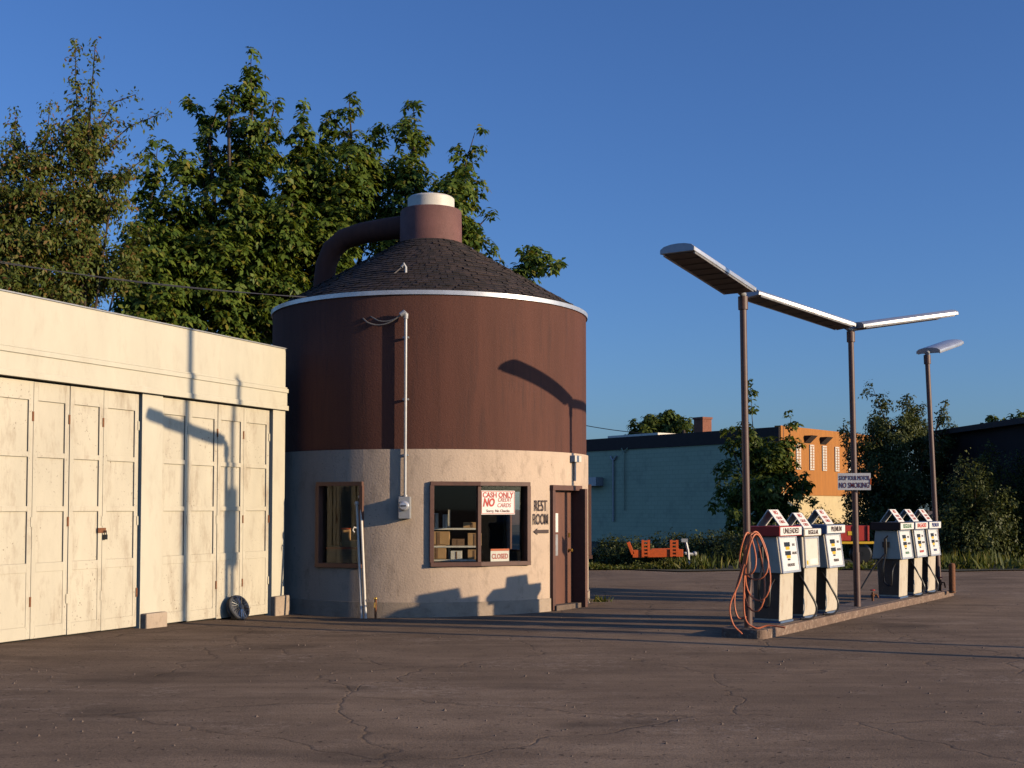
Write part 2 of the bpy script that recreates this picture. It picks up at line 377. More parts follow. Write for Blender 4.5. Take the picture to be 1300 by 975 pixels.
def tree(name, label, group, base, leaders, Y, mat, kind, size, dens, seed, trunk_r, clump=.40, spread=.80, shell=.75, yj=1.0):
    """leaders: spines of (px, py, r_px) measured at depth Y"""
    rg = np.random.default_rng(seed); t = thing(name, label, 'tree', base, 0, group)
    mpp = Y / F; wood = MB(); base = Vector(base)
    low = min((p for L in leaders for p in L), key=lambda p: -p[1])
    fork = P(low[0], low[1], Y); fork = Vector((base.x * .6 + fork.x * .4, base.y, max(1.2, fork.z * .55)))
    wood.tube([base + Vector((0, 0, -.1)), base + Vector((0, 0, .25)), (base + fork) / 2 + Vector((.08, .05, 0)), fork], [trunk_r * 1.5, trunk_r * 1.1, trunk_r * .9, trunk_r * .75], 9)
    C = []; 
    for L in leaders:
        dy = rg.normal(0, .9 * yj)
        sp = [P(a, b, Y + dy) for a, b, r in L]; rr = [r * mpp for a, b, r in L]
        pts = [fork] + sp
        wood.tube(pts, [trunk_r * .34 * (1 - i / (len(pts) - 1)) ** 1.2 + .008 for i in range(len(pts))], 6)
        for i in range(len(sp)):
            a = sp[i]; b = sp[min(i + 1, len(sp) - 1)]; ra = rr[i]; rb = rr[min(i + 1, len(sp) - 1)]
            nseg = max(1, int((b - a).length / max(.18, .5 * ra))) if b is not a else 1
            for k in range(nseg):
                f = k / nseg; c = a.lerp(b, f); r = ra + (rb - ra) * f
                m = max(1, int(dens * (r / .5) ** 1.6))
                for _ in range(m):
                    d = rg.normal(0, 1, 3); d /= np.linalg.norm(d); q = r * spread * rg.random() ** .5
                    cc = np.array(c) + d * q * np.array([1, 1.25, .9])
                    cr = max(.13, min(.75, clump * r * (.7 + .6 * rg.random()) + .08))
                    C.append((cc, cr, d * .7 + np.array([0, 0, .35])))
                    if q > .3 and rg.random() < .35: wood.tube([c, Vector(cc)], [.022, .008], 4, False)
    pos = []; out = []
    for cc, cr, od in C:
        n = int(max(5, 26 * (cr / .35) ** 2 * (.17 / size)))
        d = rg.normal(0, 1, (n, 3)); d /= np.linalg.norm(d, axis=1)[:, None]; d[:, 2] *= .8
        q = cr * (shell + (1 - shell) * rg.random(n))
        pos.append(cc + d * q[:, None]); out.append(d * .8 + od)
    V, Fc = leaves(np.concatenate(pos), np.concatenate(out), size, kind, rg)
    wood.build('trunk', M['bark'], t, True); leafobj('crown', V, Fc, mat, t)
    return t
def bush(name, label, cat, c, rad, mat, size, n, seed, kind='fine', group=None):
    rg = np.random.default_rng(seed); t = thing(name, label, cat, (c[0], c[1], 0), 0, group)
    d = rg.normal(0, 1, (n, 3)); d /= np.linalg.norm(d, axis=1)[:, None]; d[:, 2] = np.abs(d[:, 2])
    lump = 1 + .28 * np.sin(d[:, 0] * 5 + seed) * np.cos(d[:, 1] * 4 + d[:, 2] * 6)
    q = (.55 + .45 * rg.random(n)) * lump
    pos = np.array([c[0], c[1], 0.0]) + d * q[:, None] * np.array(rad)
    V, Fc = leaves(pos, d, size, kind, rg); leafobj('foliage', V, Fc, mat, t)
    s = MB()
    for k in range(7):
        a = k * .9; s.tube([(c[0] + .1 * math.cos(a), c[1] + .1 * math.sin(a), -.05), (c[0] + rad[0] * .55 * math.cos(a), c[1] + rad[1] * .55 * math.sin(a), rad[2] * .7)], [.03, .01], 5)
    s.build('stem', M['bark'], t); return t

# big maples behind the jug
gm = 'tall maples behind the station'
tree('maple_tree', 'tall maple with the highest pointed top, standing behind the cream garage', gm, (-7.4, 33, 0),
     [[(300, 440, 55), (305, 350, 62), (310, 270, 60), (316, 190, 44), (321, 135, 27), (318, 95, 20), (319, 68, 12)],
      [(235, 440, 50), (235, 350, 55), (232, 280, 50), (238, 225, 30), (215, 185, 13)],
      [(260, 230, 26), (262, 165, 18), (240, 126, 9)], [(265, 170, 16), (280, 128, 11)],
      [(185, 380, 36), (182, 300, 32), (195, 240, 22), (200, 185, 12)],
      [(360, 330, 50), (372, 250, 46), (383, 180, 27), (385, 134, 10)], [(330, 210, 30), (345, 150, 18), (350, 128, 12)], [(290, 150, 22), (300, 110, 14)], [(335, 280, 40), (345, 330, 40)], [(210, 420, 50), (205, 350, 44), (165, 330, 24)], [(165, 430, 44), (180, 370, 42), (205, 310, 40)], [(390, 420, 40), (350, 380, 44), (345, 300, 40)]],
     33, M['maple'], 'palm', .175, 2.5, 11, .24)
tree('maple_tree', 'maple with a rounded middle top, rising directly behind the jug handle', gm, (-4.4, 34, 0),
     [[(415, 400, 50), (425, 310, 55), (438, 230, 52), (446, 175, 36), (444, 142, 26), (443, 120, 14)],
      [(470, 260, 40), (482, 200, 26), (487, 160, 12)], [(385, 300, 42), (400, 225, 36), (408, 160, 16)], [(360, 420, 40), (370, 360, 40)]],
     34, M['maple'], 'palm', .175, 2.5, 12, .22)
tree('maple_tree', 'maple behind the jug neck with a low branch reaching out to the right', gm, (-1.8, 33, 0),
     [[(510, 330, 50), (515, 260, 50), (525, 200, 36), (527, 160, 27), (524, 133, 14)],
      [(560, 300, 46), (582, 250, 38), (592, 205, 28), (603, 168, 14)], [(590, 320, 34), (605, 290, 28), (622, 272, 15)],
      [(600, 360, 30), (625, 330, 18)], [(630, 355, 14), (655, 345, 22), (680, 335, 30), (700, 338, 24), (716, 335, 10)], [(680, 322, 20), (676, 310, 12)]],
     33, M['maple'], 'palm', .175, 2.5, 13, .22)
tree('plum_tree', 'thin reddish leaved tree with two upright shoots behind the garage parapet', None, (-9.2, 26.5, 0),
     [[(90, 420, 42), (95, 340, 50), (103, 260, 42), (100, 195, 30), (97, 130, 14), (95, 52, 5)],
      [(112, 180, 20), (116, 120, 9), (121, 56, 5)], [(120, 170, 14), (145, 130, 10), (172, 120, 6)], [(120, 200, 18), (165, 160, 9), (208, 143, 4)],
      [(140, 260, 26), (165, 215, 16), (185, 200, 9)], [(40, 420, 45), (35, 330, 48), (45, 240, 36), (60, 170, 16), (64, 128, 7)],
      [(150, 350, 26), (175, 300, 16)], [(0, 400, 40), (-5, 300, 40), (15, 220, 25), (20, 150, 10)]],
     26.5, M['plum'], 'loose', .11, 10.5, 14, .07, clump=.30, spread=1.05, shell=.4)

# ------------------------------------------------------------------ garage
GL = Vector((-6.25, 16.87, 0)); GU = Vector((2.2, 5.13, 0)).normalized(); GN = Vector((GU.y, -GU.x, 0)); UP = Vector((0, 0, 1))
GW = 5.58; GX0 = -3.4
def gp(s, n, z): return GL + GU * s + GN * n + UP * z
def gs(px):
    k = (px - PX) / F; return (-6.25 - k * 16.87) / (k * GU.y - GU.x)
gar = thing('garage', 'long flat roofed cream garage with folding panelled doors', 'garage', (GL.x, GL.y, 0))
def gbox(mb, s0, s1, n0, n1, z0, z1): return mb.obox(gp((s0 + s1) / 2, (n0 + n1) / 2, (z0 + z1) / 2), GU, GN, UP, (s1 - s0) / 2, (n1 - n0) / 2, (z1 - z0) / 2)
m = MB(); gbox(m, GX0, GW, -.22, 0, 3.45, 4.53); gbox(m, GX0, GX0 + .25, -7, -.22, -.2, 4.3); gbox(m, GW - .22, GW, -7, -.22, -.2, 4.3); gbox(m, GX0, GW, -7.2, -7, -.2, 4.3)
m.build('wall', M['garage'], gar)
m = MB(); gbox(m, GX0 + .25, GW - .22, -7, -.22, 4.1, 4.2); m.build('roof', M['roofing'], gar)
m = MB(); gbox(m, GX0, GW + .02, .0, .03, 3.50, 3.80); gbox(m, GX0, GW + .03, .032, .05, 3.76, 3.83); gbox(m, GX0, GW + .03, .032, .055, 3.45, 3.535); gbox(m, GX0, GW + .02, .002, .03, 3.832, 3.86)
m.build('cornice', M['garage'], gar, bevel=.008)
m = MB(); gbox(m, GX0, GW + .01, -.24, .02, 4.532, 4.55); m.build('coping', M['galv'], gar)
sPier0, sPier1, sEnd = gs(181), gs(207), gs(346)
for a0, a1, n1_ in ((sPier0, sPier1, -.02), (sEnd, GW, 0), (GX0, GX0 + .5, 0)): gbox(MB(), a0, a1, -.2, n1_, -.2, 3.45).build('pier', M['garage'], gar)
gbox(MB(), sPier0 + .01, sPier1 + .02, -.018, .10, -.15, .20).build('footing', M['plinth'], gar, bevel=.02); gbox(MB(), sEnd - .02, GW + .06, .002, .10, -.15, .24).build('footing', M['plinth'], gar, bevel=.02)
def leaf(s0, s1, n, hinge=False):
    t = MB(); st = .085; rows = [3.18, 2.46, 1.74, 1.02]
    zt = 3.43; zb = .03 + (hgt(*gp((s0 + s1) / 2, 0, 0).xy))
    gbox(t, s0 + .006, s0 + st, n - .05, n, zb, zt); gbox(t, s1 - st, s1 - .006, n - .05, n, zb, zt)
    rails = [(3.18, zt)] + [(r - .035, r + .035) for r in rows[1:3]] + [(.90, 1.02), (zb, zb + .16)]
    for a, b in rails: gbox(t, s0 + st, s1 - st, n - .05, n, a, b)
    gbox(t, s0 + st, s1 - st, n - .05, n - .025, 1.02, 3.18)
    gbox(t, s0 + st, s1 - st, n - .05, n - .006, zb + .16, .90)
    return t
def door(bounds, n):
    for k in range(len(bounds) - 1):
        d = leaf(bounds[k], bounds[k + 1], n - .004 * (k % 2)).build('door', M['garage_door'], gar, bevel=.004)
        s = bounds[k + 1]
        for z in (.45, 1.5, 2.9): gbox(MB(), s - .03, s + .002, n, n + .008, z, z + .13).build('hinge', M['rust'] if rng.random() < .35 else M['garage_door'], d)
        if k == len(bounds) - 3 and bounds[0] < 0:
            hb = MB(); gbox(hb, s - .10, s + .06, n + .002, n + .014, 1.40, 1.47); hb.build('hasp', M['rust'], d)
            hb = MB(); c = gp(s + .03, n + .03, 1.34); hb.obox(c, GU, GN, UP, .03, .015, .035); hb.tube([c + UP * .03 + GU * .02, c + UP * .09 + GU * .02, c + UP * .09 - GU * .02, c + UP * .03 - GU * .02], .007, 6)
            hb.build('padlock', M['dark'], d)
w1 = gs(135) - gs(92)
b1 = [gs(92) - w1 * q for q in (5, 4, 3, 2, 1)] + [gs(92), gs(135), sPier0 - .02]
b1 = [q for q in b1 if q > GX0 + .5]; b1[0] = GX0 + .52
door(b1, -.06)
door([sPier1 + .005, gs(243), gs(280), gs(313), sEnd - .01], -.06)
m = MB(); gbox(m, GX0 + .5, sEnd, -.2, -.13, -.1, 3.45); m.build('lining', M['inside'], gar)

# hubcap leaning against the garage
hc = gp(gs(295), .16, .20 + hgt(*gp(gs(295), .16, 0).xy)); ha = (GN + UP * .45 + GU * -.15).normalized()
hub = thing('wheel_cover', 'small steel wheel cover leaning against the garage door', 'wheel cover', (hc.x, hc.y, 0))
m = MB(); m.lathe(hc, [(.20, -.03), (.215, 0), (.205, .022), (.18, .022), (.16, 0), (.05, .01), (.05, .05), (.001, .055)], 28, axis=ha); m.build('dish', flat('dull_steel', (.12, .12, .125), .4, .5), hub, True)
m = MB(); X = ha.cross(Vector((.1, .2, 1))).normalized(); Yv = ha.cross(X)
for k in range(20):
    a = 2 * math.pi * k / 20; d = X * math.cos(a) + Yv * math.sin(a); m.tube([hc + d * .05 + ha * .04, hc + d * .18 + ha * .025], .006, 5)
m.build('spokes', M['chrome'], hub)
m = MB(); m.lathe(hc - ha * .05, [(.205, -.03), (.22, 0), (.205, .02)], 24, axis=ha); m.build('rim', M['dark'], hub, True)

# ------------------------------------------------------------------ jug building
C = Vector((-1.67, 24.32, -.0875)); KJ = 1.05; RB = 3.01; RC = 3.045; ZB = 2.70; ZR = 5.24
UPK = UP * KJ
def KZ(prof): return [(r, z * KJ) for r, z in prof]
def az(px):                         # bearing on the wall where the line of sight of that pixel column meets it
    k = (px - PX) / F; a = k * k + 1; b = -2 * (k * C.x + C.y); c = C.x ** 2 + C.y ** 2 - RC * RC
    Y = (-b - math.sqrt(max(0, b * b - 4 * a * c))) / 2 / a; return math.atan2(k * Y - C.x, C.y - Y)
def sp(a, r, z): return C + Vector((math.sin(a), -math.cos(a), 0)) * r + UP * (z * KJ)
jug = thing('jug_building', 'round brown and cream filling station office shaped like a whiskey jug', 'building', (C.x, C.y, 0))
def arc(mb, a0, a1, r0, r1, z0, z1, step=R(3)):
    n = max(1, int(math.ceil((a1 - a0) / step)))
    o = len(mb.v)
    for i in range(n + 1):
        a = a0 + (a1 - a0) * i / n
        mb.v += [sp(a, r0, z0), sp(a, r1, z0), sp(a, r1, z1), sp(a, r0, z1)]
    for i in range(n):
        for k in range(4):
            q = o + i * 4
            mb.f.append((q + k, q + (k + 1) % 4, q + 4 + (k + 1) % 4, q + 4 + k))
    mb.f.append((o, o + 1, o + 2, o + 3)); e = o + n * 4; mb.f.append((e + 3, e + 2, e + 1, e))
W1 = (az(547), az(609), az(671)); W2 = (az(404), az(461)); W3 = (R(84), R(102)); D0 = (az(701), R(66.5)); W4 = (R(143), R(150))
holes = [(W2[0], W2[1], .80, 2.16), (W1[0], W1[2], .83, 2.16), (D0[0], D0[1], -.1, 2.08), (W3[0], W3[1], .85, 2.16), (W4[0], W4[1], .9, 2.1)]
m = MB(); RI = RC - .16; ang = R(-100)
end = ang + 2 * math.pi
holes.sort()
for a0, a1, z0, z1 in holes:
    arc(m, ang, a0, RI, RC, -.2, ZB); arc(m, a0, a1, RI, RC, z1, ZB)
    if z0 > 0: arc(m, a0, a1, RI, RC, -.2, z0)
    ang = a1
arc(m, ang, end, RI, RC, -.2, ZB)
m.build('lower_wall', M['cream'], jug, True)
m = MB(); arc(m, R(-100), D0[0] - R(1.2), RC + .002, RC + .025, -.2, .24); arc(m, D0[1] + R(1.2), R(260), RC + .002, RC + .025, -.2, .26); m.build('plinth', M['plinth'], jug, True)
m = MB(); m.lathe(C, KZ([(RB - .1, ZB - .02), (RB, ZB + .002), (RB, ZR), (RB - .1, ZR)]), 144); m.build('upper_wall', M['brown'], jug, True)
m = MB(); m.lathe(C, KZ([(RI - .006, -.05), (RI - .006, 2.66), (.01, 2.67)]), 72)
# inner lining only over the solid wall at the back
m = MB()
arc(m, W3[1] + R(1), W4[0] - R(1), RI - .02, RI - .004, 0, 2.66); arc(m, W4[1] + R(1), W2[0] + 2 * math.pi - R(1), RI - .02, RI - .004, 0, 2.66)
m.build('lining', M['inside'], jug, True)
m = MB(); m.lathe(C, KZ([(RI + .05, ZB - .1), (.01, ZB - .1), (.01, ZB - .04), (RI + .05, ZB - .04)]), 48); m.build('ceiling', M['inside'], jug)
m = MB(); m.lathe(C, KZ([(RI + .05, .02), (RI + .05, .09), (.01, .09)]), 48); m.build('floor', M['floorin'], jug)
m = MB(); m.lathe(C, KZ([(RB + .002, ZR - .03), (RB + .03, ZR - .03), (RB + .035, ZR + .04), (RB - .06, ZR + .055), (RB - .06, ZR + .02)]), 144); m.build('rim_flashing', M['silver'], jug, True)
# shingled cone
Rn = .61; ZN = 6.58; m = MB(); R0 = RB - .03
m.lathe(C, KZ([(R0, ZR + .01), (Rn - .05, ZN + .01)]), 96); m.build('roof_deck', M['shingle'], jug)
m = MB(); nc = 25; slope = Vector((R0 - Rn, ZR - ZN)); ln = slope.length
for i in range(nc):
    f0 = i / nc; f1 = min(1.03, (i + 1.35) / nc)
    ra, za = R0 + (Rn - R0) * f0, ZR + .03 + (ZN - ZR) * f0; rb_, zb_ = R0 + (Rn - R0) * f1, ZR + .03 + (ZN - ZR) * f1
    cnt = max(14, int(2 * math.pi * ra / .115)); off = rng.random()
    for k in range(cnt):
        a = 2 * math.pi * (k + off) / cnt; da = math.pi / cnt * (.93 + .06 * rng.random())
        j = rng.uniform(-.02, .02); lift = .030 + rng.uniform(0, .008)
        p = [sp(a - da, ra + j, za + lift), sp(a + da, ra + j, za + lift), sp(a + da, rb_, zb_ + .012), sp(a - da, rb_, zb_ + .012)]
        q = [sp(a - da, ra + j, za + lift - .016), sp(a + da, ra + j, za + lift - .016)]
        m.add(p + q, [(0, 1, 2, 3), (4, 5, 1, 0)])
m.build('roof', M['shingle'], jug)
m = MB(); m.lathe(C, KZ([(.65, ZN - .07), (.64, ZN - .02), (.605, ZN + .04), (.595, 7.22), (.57, 7.25), (.30, 7.255)]), 56); m.build('neck', M['neck'], jug, True)
m = MB(); m.lathe(C, KZ([(.455, 7.2), (.455, 7.47), (.42, 7.50), (.38, 7.50), (.36, 7.46), (.01, 7.46)]), 48); m.build('cap', M['white'], jug, True)
m = MB(); hd = Vector((-.935, .355, 0)).normalized(); hp = []
for d, z in ((.45, 7.0), (1.0, 6.99), (1.5, 6.95), (1.9, 6.87), (2.17, 6.69), (2.31, 6.40), (2.36, 6.05), (2.37, 5.7), (2.37, 5.30)): hp.append(C + hd * d + UPK * z)
m.tube(hp, [.23, .215, .21, .21, .21, .21, .21, .21, .22], 20); m.build('handle', M['brown'], jug, True)

def win(parent_name, angs, z0, z1, fw=.07, depth=.16, proud=.055, sill=True, col='trim', gl=True):
    m = MB(); zz = (z0 + z1) / 2; fr = None; gmb = MB(); n = len(angs) - 1
    pts = [sp(a, RC, 0) for a in angs]
    for i in range(n):
        a, b = pts[i], pts[i + 1]; u = (b - a).normalized(); nn = Vector((u.y, -u.x, 0)); L = (b - a).length; c = (a + b) / 2 + nn * (proud - depth) / 2
        hn = (depth + proud) / 2
        m.obox(c + UPK * (z1 - fw / 2 + .02), u, nn, UP, L / 2 + .01, hn, fw / 2); m.obox(c + UPK * (z0 + fw / 2 - .02) + nn * .01, u, nn, UP, L / 2 + .01, hn + .01, fw / 2)
        gmb.obox((a + b) / 2 + nn * -.075 + UPK * zz, u, nn, UP, L / 2 - .01, .003, (z1 - z0) * KJ / 2 - fw + .03)
        if i == 0: m.obox(a + u * (fw / 2 - .02) + nn * (proud - depth) / 2 + UPK * zz, u, nn, UP, fw / 2, hn - .003, (z1 - z0) * KJ / 2 - fw + .02)
        if i == n - 1: m.obox(b - u * (fw / 2 - .02) + nn * (proud - depth) / 2 + UPK * zz, u, nn, UP, fw / 2, hn - .003, (z1 - z0) * KJ / 2 - fw + .02)
    f = m.build(parent_name, M[col], jug, bevel=.004)
    if n > 1:
        m2 = MB()
        for i in range(1, n):
            a = pts[i]; nn = Vector((math.sin(angs[i]), -math.cos(angs[i]), 0)); u = Vector((-nn.y, nn.x, 0)); m2.obox(a - nn * .06 + UPK * zz, u, nn, UP, .028, .06, (z1 - z0) * KJ / 2 - fw + .018)
        m2.build('mullion', M[col], f)
    if gl: gmb.build('pane', M['glass'], f)
    return f
win('window', W1, .83, 2.16); win('window', (W2[0], W2[1]), .80, 2.16); win('window', (W3[0], W3[1]), .85, 2.16, proud=.06); win('window', (W4[0], W4[1]), .9, 2.1, fw=.04)
# door
a, b = sp(D0[0], RC, 0), sp(D0[1], RC, 0); u = (b - a).normalized(); nn = Vector((u.y, -u.x, 0)); L = (b - a).length; dz = .07
m = MB(); pr = .05; bk = .2; hn = (pr + bk) / 2; cm = (pr - bk) / 2
m.obox(a - u * .01 + nn * cm + UPK * 1.06, u, nn, UP, .045, hn, 1.075); m.obox(b + u * .01 + nn * (cm + .06) + UPK * 1.06, u, nn, UP, .045, hn + .06, 1.075)
m.obox((a + b) / 2 + nn * (cm + .004) + UPK * 2.095, u, nn, UP, L / 2 + .06, hn + .004, .045); m.build('door_frame', M['trim'], jug, bevel=.004)
m = MB(); dc = (a + b) / 2 - nn * .13; m.obox(dc + UPK * (1.02 + dz), u, nn, UP, L / 2 - .03, .022, 1.03); dr = m.build('door', M['door'], jug, bevel=.004)
m = MB(); m.obox(a + u * .30 + nn * -.102 + UPK * 1.50, u, nn, UP, .07, .006, .17); m.build('glazed_slot', M['signwhite'], dr)
m = MB(); m.obox(a + u * .30 + nn * -.103 + UPK * 1.12, u, nn, UP, .065, .006, .19); m.build('push_plate', M['galv'], dr)
m = MB(); k = b - u * .15 + nn * -.105; m.lathe(k + UPK * 1.02, [(.03, 0), (.03, .008), (.012, .01), (.012, .04), (.03, .045), (.03, .07), (.001, .075)], 14, axis=nn); m.build('knob', M['brass'], dr, True); MB().obox(k + UPK * 1.28 + nn * .004, u, nn, UP, .025, .008, .04).build('deadbolt', M['brass'], dr)
m = MB(); m.obox((a + b) / 2 - nn * .05 + UPK * .07, u, nn, UP, L / 2, .14, .045); m.build('threshold', M['concrete'], jug)
# REST ROOM lettering and arrow
ar = az(686); nr = Vector((math.sin(ar), -math.cos(ar), 0)); ur = Vector((-nr.y, nr.x, 0))
text('REST', .27, M['inkdark'], sp(ar, RC + .014, 1.78), ur, UP, jug, .54, .002)
text('ROOM', .27, M['inkdark'], sp(ar, RC + .014, 1.555), ur, UP, jug, .46, .002)
m = MB(); o = sp(ar, RC + .012, 1.36)
m.prism([(-.17, 0), (-.08, .06), (-.09, .03), (.19, .03), (.19, -.03), (-.09, -.03), (-.08, -.06)], o, ur, UP, nr * .003); m.build('arrow_marking', M['inkdark'], jug)
# conduit, weatherhead, meter
am = az(515); nm = Vector((math.sin(am), -math.cos(am), 0)); um = Vector((-nm.y, nm.x, 0))
m = MB(); cb = sp(am, RC + .055, 0); m.tube([cb + UPK * 1.92, cb + UPK * 4.82], .026, 10); m.tube([cb + UPK * 1.9, cb + UPK * 1.96], .04, 10)
for z in (2.6, 3.5, 4.5): m.obox(cb + UPK * z - nm * .03, um, nm, UP, .05, .03, .015)
cd = m.build('conduit', M['galv'], jug, True)
m = MB(); m.tube([cb + UPK * 4.8, cb + UPK * 4.87, cb + UPK * 4.90 - um * .03 + nm * .02, cb + UPK * 4.86 - um * .09 + nm * .03], [.04, .05, .05, .04], 10); m.build('weatherhead', M['galv'], cd, True)
mt = sp(am, RC + .07, 1.755)
m = MB(); m.obox(mt, um, nm, UP, .10, .075, .185); me_ = m.build('electric_meter', M['galv'], jug, bevel=.012)
m = MB(); m.lathe(mt + nm * .074 + UPK * .03, [(.085, 0), (.085, .03), (.075, .035), (.075, .08), (.06, .10), (.001, .105)], 24, axis=nm); m.build('dial', M['silver'], me_, True)
m = MB(); m.obox(mt + nm * .182 + UPK * .03, um, nm, UP, .045, .002, .01); m.build('dial_plate', M['dark'], me_)
# junction box and conduit above the door
aj = az(728); nj = Vector((math.sin(aj), -math.cos(aj), 0)); uj = Vector((-nj.y, nj.x, 0))
m = MB(); m.obox(sp(aj, RC + .05, 2.60), uj, nj, UP, .14, .05, .06); m.build('junction_box', M['white'], jug, bevel=.01)
m = MB(); m.tube([sp(aj, RC + .03, 2.22), sp(aj, RC + .03, 2.55)], .02, 8); m.build('conduit', M['galv'], jug, True)
# roof pipe
m = MB(); rp = P(515, 366, 22.1); m.tube([rp - UPK * .3, rp + UPK * .36, rp + UPK * .41 - um * .03, rp + UPK * .36 - um * .07], [.026, .026, .034, .03], 8); m.build('roof_pipe', M['galv'], jug, True)
# spigot, standpipe
sg = thing('standpipe', 'short rusty water pipe with a tap beside the leaning poles', 'standpipe', (-2.36, 21.17, -.1))
b0 = Vector((-2.36, 21.17, -.1)); m = MB(); m.tube([b0 - UPK * .1, b0 + UPK * .30], .02, 8); m.build('pipe', M['rust'], sg, True)
m = MB(); m.tube([b0 + UPK * .22, b0 + UPK * .25 - nm * -.06, b0 + UPK * .18 + nm * .09], .018, 8); m.ball(b0 + UPK * .32, .03, 6); m.build('tap', M['brass'], sg, True)
for i, (bx, by, tx, ty, tz, lb) in enumerate(((-2.60, 21.22, -2.72, 21.46, 1.81, 'shorter of two white metal poles leaning on the jug, with a hook near its top'), (-2.53, 21.20, -2.655, 21.43, 1.92, 'taller of two white metal poles leaning on the jug beside the dark window'))):
    t = thing('leaning_pole', lb, 'pole', (bx, by, 0), 0, 'white poles leaning on the jug'); z0 = hgt(bx, by)
    p0, p1 = Vector((bx, by, z0)), Vector((tx, ty, tz)); d = (p1 - p0).normalized()
    m = MB(); m.tube([p0 + d * .22, p1], .024, 10); m.build('shaft', M['white'], t, True)
    m = MB(); m.tube([p0, p0 + d * .22], .03, 10); m.build('foot', M['galv'], t, True)
    m = MB(); m.ball(p1 + d * .02, .04, 8); m.build('ball_end', M['white'], t, True)
    if i == 0:
        m = MB(); h0 = p0 + d * 1.52; m.tube([h0, h0 + Vector((-.06, -.03, .02)), h0 + Vector((-.08, -.04, -.03)), h0 + Vector((-.05, -.04, -.07))], .013, 8); m.build('hook', M['white'], t, True)

# signs in the window
def wsign(name, label, px, z, wd, hh, a, rad):
    n_ = Vector((math.sin(a), -math.cos(a), 0)); u_ = Vector((-n_.y, n_.x, 0)); c = sp(az(px), rad, z)
    t = thing(name, label, 'sign', (c.x, c.y, c.z)); m = MB(); m.obox(c, u_, n_, UP, wd / 2, .005, hh / 2); m.build('board', M['signwhite'], t)
    return t, c + n_ * .008, u_
aw = (W1[1] + W1[2]) / 2
t, c, u_ = wsign('window_sign', 'white cash only card with red letters in the upper right window pane', 634, 1.84, .66, .41, aw, RC - .058)
text('CASH ONLY', .125, M['red'], c + UP * .125, u_, UP, t, .86, .003)
text('NO', .19, M['red'], c - u_ * .185 - UP * .005, u_, UP, t, .72, .008, shear=.25)
text('CREDIT', .10, M['red'], c + u_ * .125 + UP * .045, u_, UP, t, .78, .0, shear=.2); text('CARDS', .10, M['red'], c + u_ * .115 - UP * .05, u_, UP, t, .84, .0, shear=.2)
text('Sorry, No Checks', .065, M['redbrown'], c - UP * .145, u_, UP, t, .95, .001)
m = MB(); n_ = u_.cross(UP)
for s_ in (-1, 1):
    m.obox(c + u_ * (.318 * s_) - n_ * .003, u_, n_, UP, .004, .004, .19); m.obox(c + UP * (.19 * s_) - n_ * .003, u_, n_, UP, .314, .004, .004)
m.build('border', M['red'], t)
t, c, u_ = wsign('closed_sign', 'small orange and white closed card standing on the window sill', 640, .975, .36, .22, aw, RC - .16)
text('CLOSED', .12, M['red'], c - UP * .02, u_, UP, t, .72, .002)
m = MB(); m.obox(c + UP * .095, u_, u_.cross(UP), UP, .18, .004, .018); m.build('border', M['orange'], t)

# interior: shelving and goods
sh = thing('shelf_unit', 'pale shelf unit inside the big window holding stock boxes', 'shelf', (-1.15, 22.3, .0))
for z in (.82, 1.06, 1.37): MB().box(-1.72, -.70, 22.12, 22.44, z, z + .03).build('shelf', M['white'], sh)
for x in (-1.72, -1.22, -.72): MB().box(x, x + .035, 22.441, 22.47, .0, 1.72).build('upright', M['white'], sh)
goods = [(-1.5, .86, .34, .26, 'card', 'large cardboard carton on the middle shelf'), (-1.08, .85, .2, .15, 'white', 'white carton right of the large carton'), (-.78, .85, .22, .17, 'card', 'small brown carton at the shelf right end'),
         (-1.5, 1.10, .40, .24, 'card', 'wide brown carton under the top shelf'), (-1.06, 1.09, .22, .12, 'wood', 'low brown parcel under the top shelf'), (-.78, 1.09, .24, .22, 'card', 'square carton at the right under the top shelf'),
         (-1.55, 1.40, .09, .17, 'redpaint', 'red oil tin on the top shelf'), (-1.42, 1.40, .12, .26, 'white', 'tall white jug carton on the top shelf'), (-1.22, 1.40, .08, .24, 'white', 'slim white bottle carton on the top shelf'), (-.86, 1.40, .3, .10, 'card', 'flat carton at the top shelf right end')]
for x, z, w_, h_, mm_, lb in goods:
    t = thing('stock_box', lb, 'box', (x - .08, 22.26, z), 0, 'stock on the office shelves')
    m = MB(); x -= .08; m.box(x, x + w_, 22.14, 22.34, z, z + h_); m.build('carton', M[mm_], t, bevel=.006)
    m = MB(); m.box(x + w_ * .45, x + w_ * .58, 22.134, 22.139, z + .01, z + h_ - .01); m.build('tape', M['wood'], t)
ct = thing('counter', 'brown counter with sunlit edges painted orange behind the dark left window', 'counter', (-3.0, 23.2, 0))
m = MB(); m.box(-3.45, -2.5, 23.0, 23.45, .0, 1.0); m.build('cabinet', M['wood'], ct)
m = MB(); m.box(-3.47, -2.48, 22.98, 23.47, 1.002, 1.04); m.build('top', M['orange'], ct)  # orange colour imitates sunlight catching the edges in here
t = thing('cash_register', 'boxy brown cash register on the counter inside the jug', 'cash register', (-3.0, 23.2, 1.04))
m = MB(); m.box(-3.2, -2.8, 23.05, 23.35, 1.042, 1.16); m.box(-3.2, -3.05, 23.1, 23.3, 1.162, 1.36); m.build('body', M['card'], t, bevel=.01); m = MB(); m.box(-3.205, -3.045, 23.08, 23.31, 1.362, 1.385); m.build('display', M['orange'], t)  # orange lid paints a sunlit top edge, not a real display

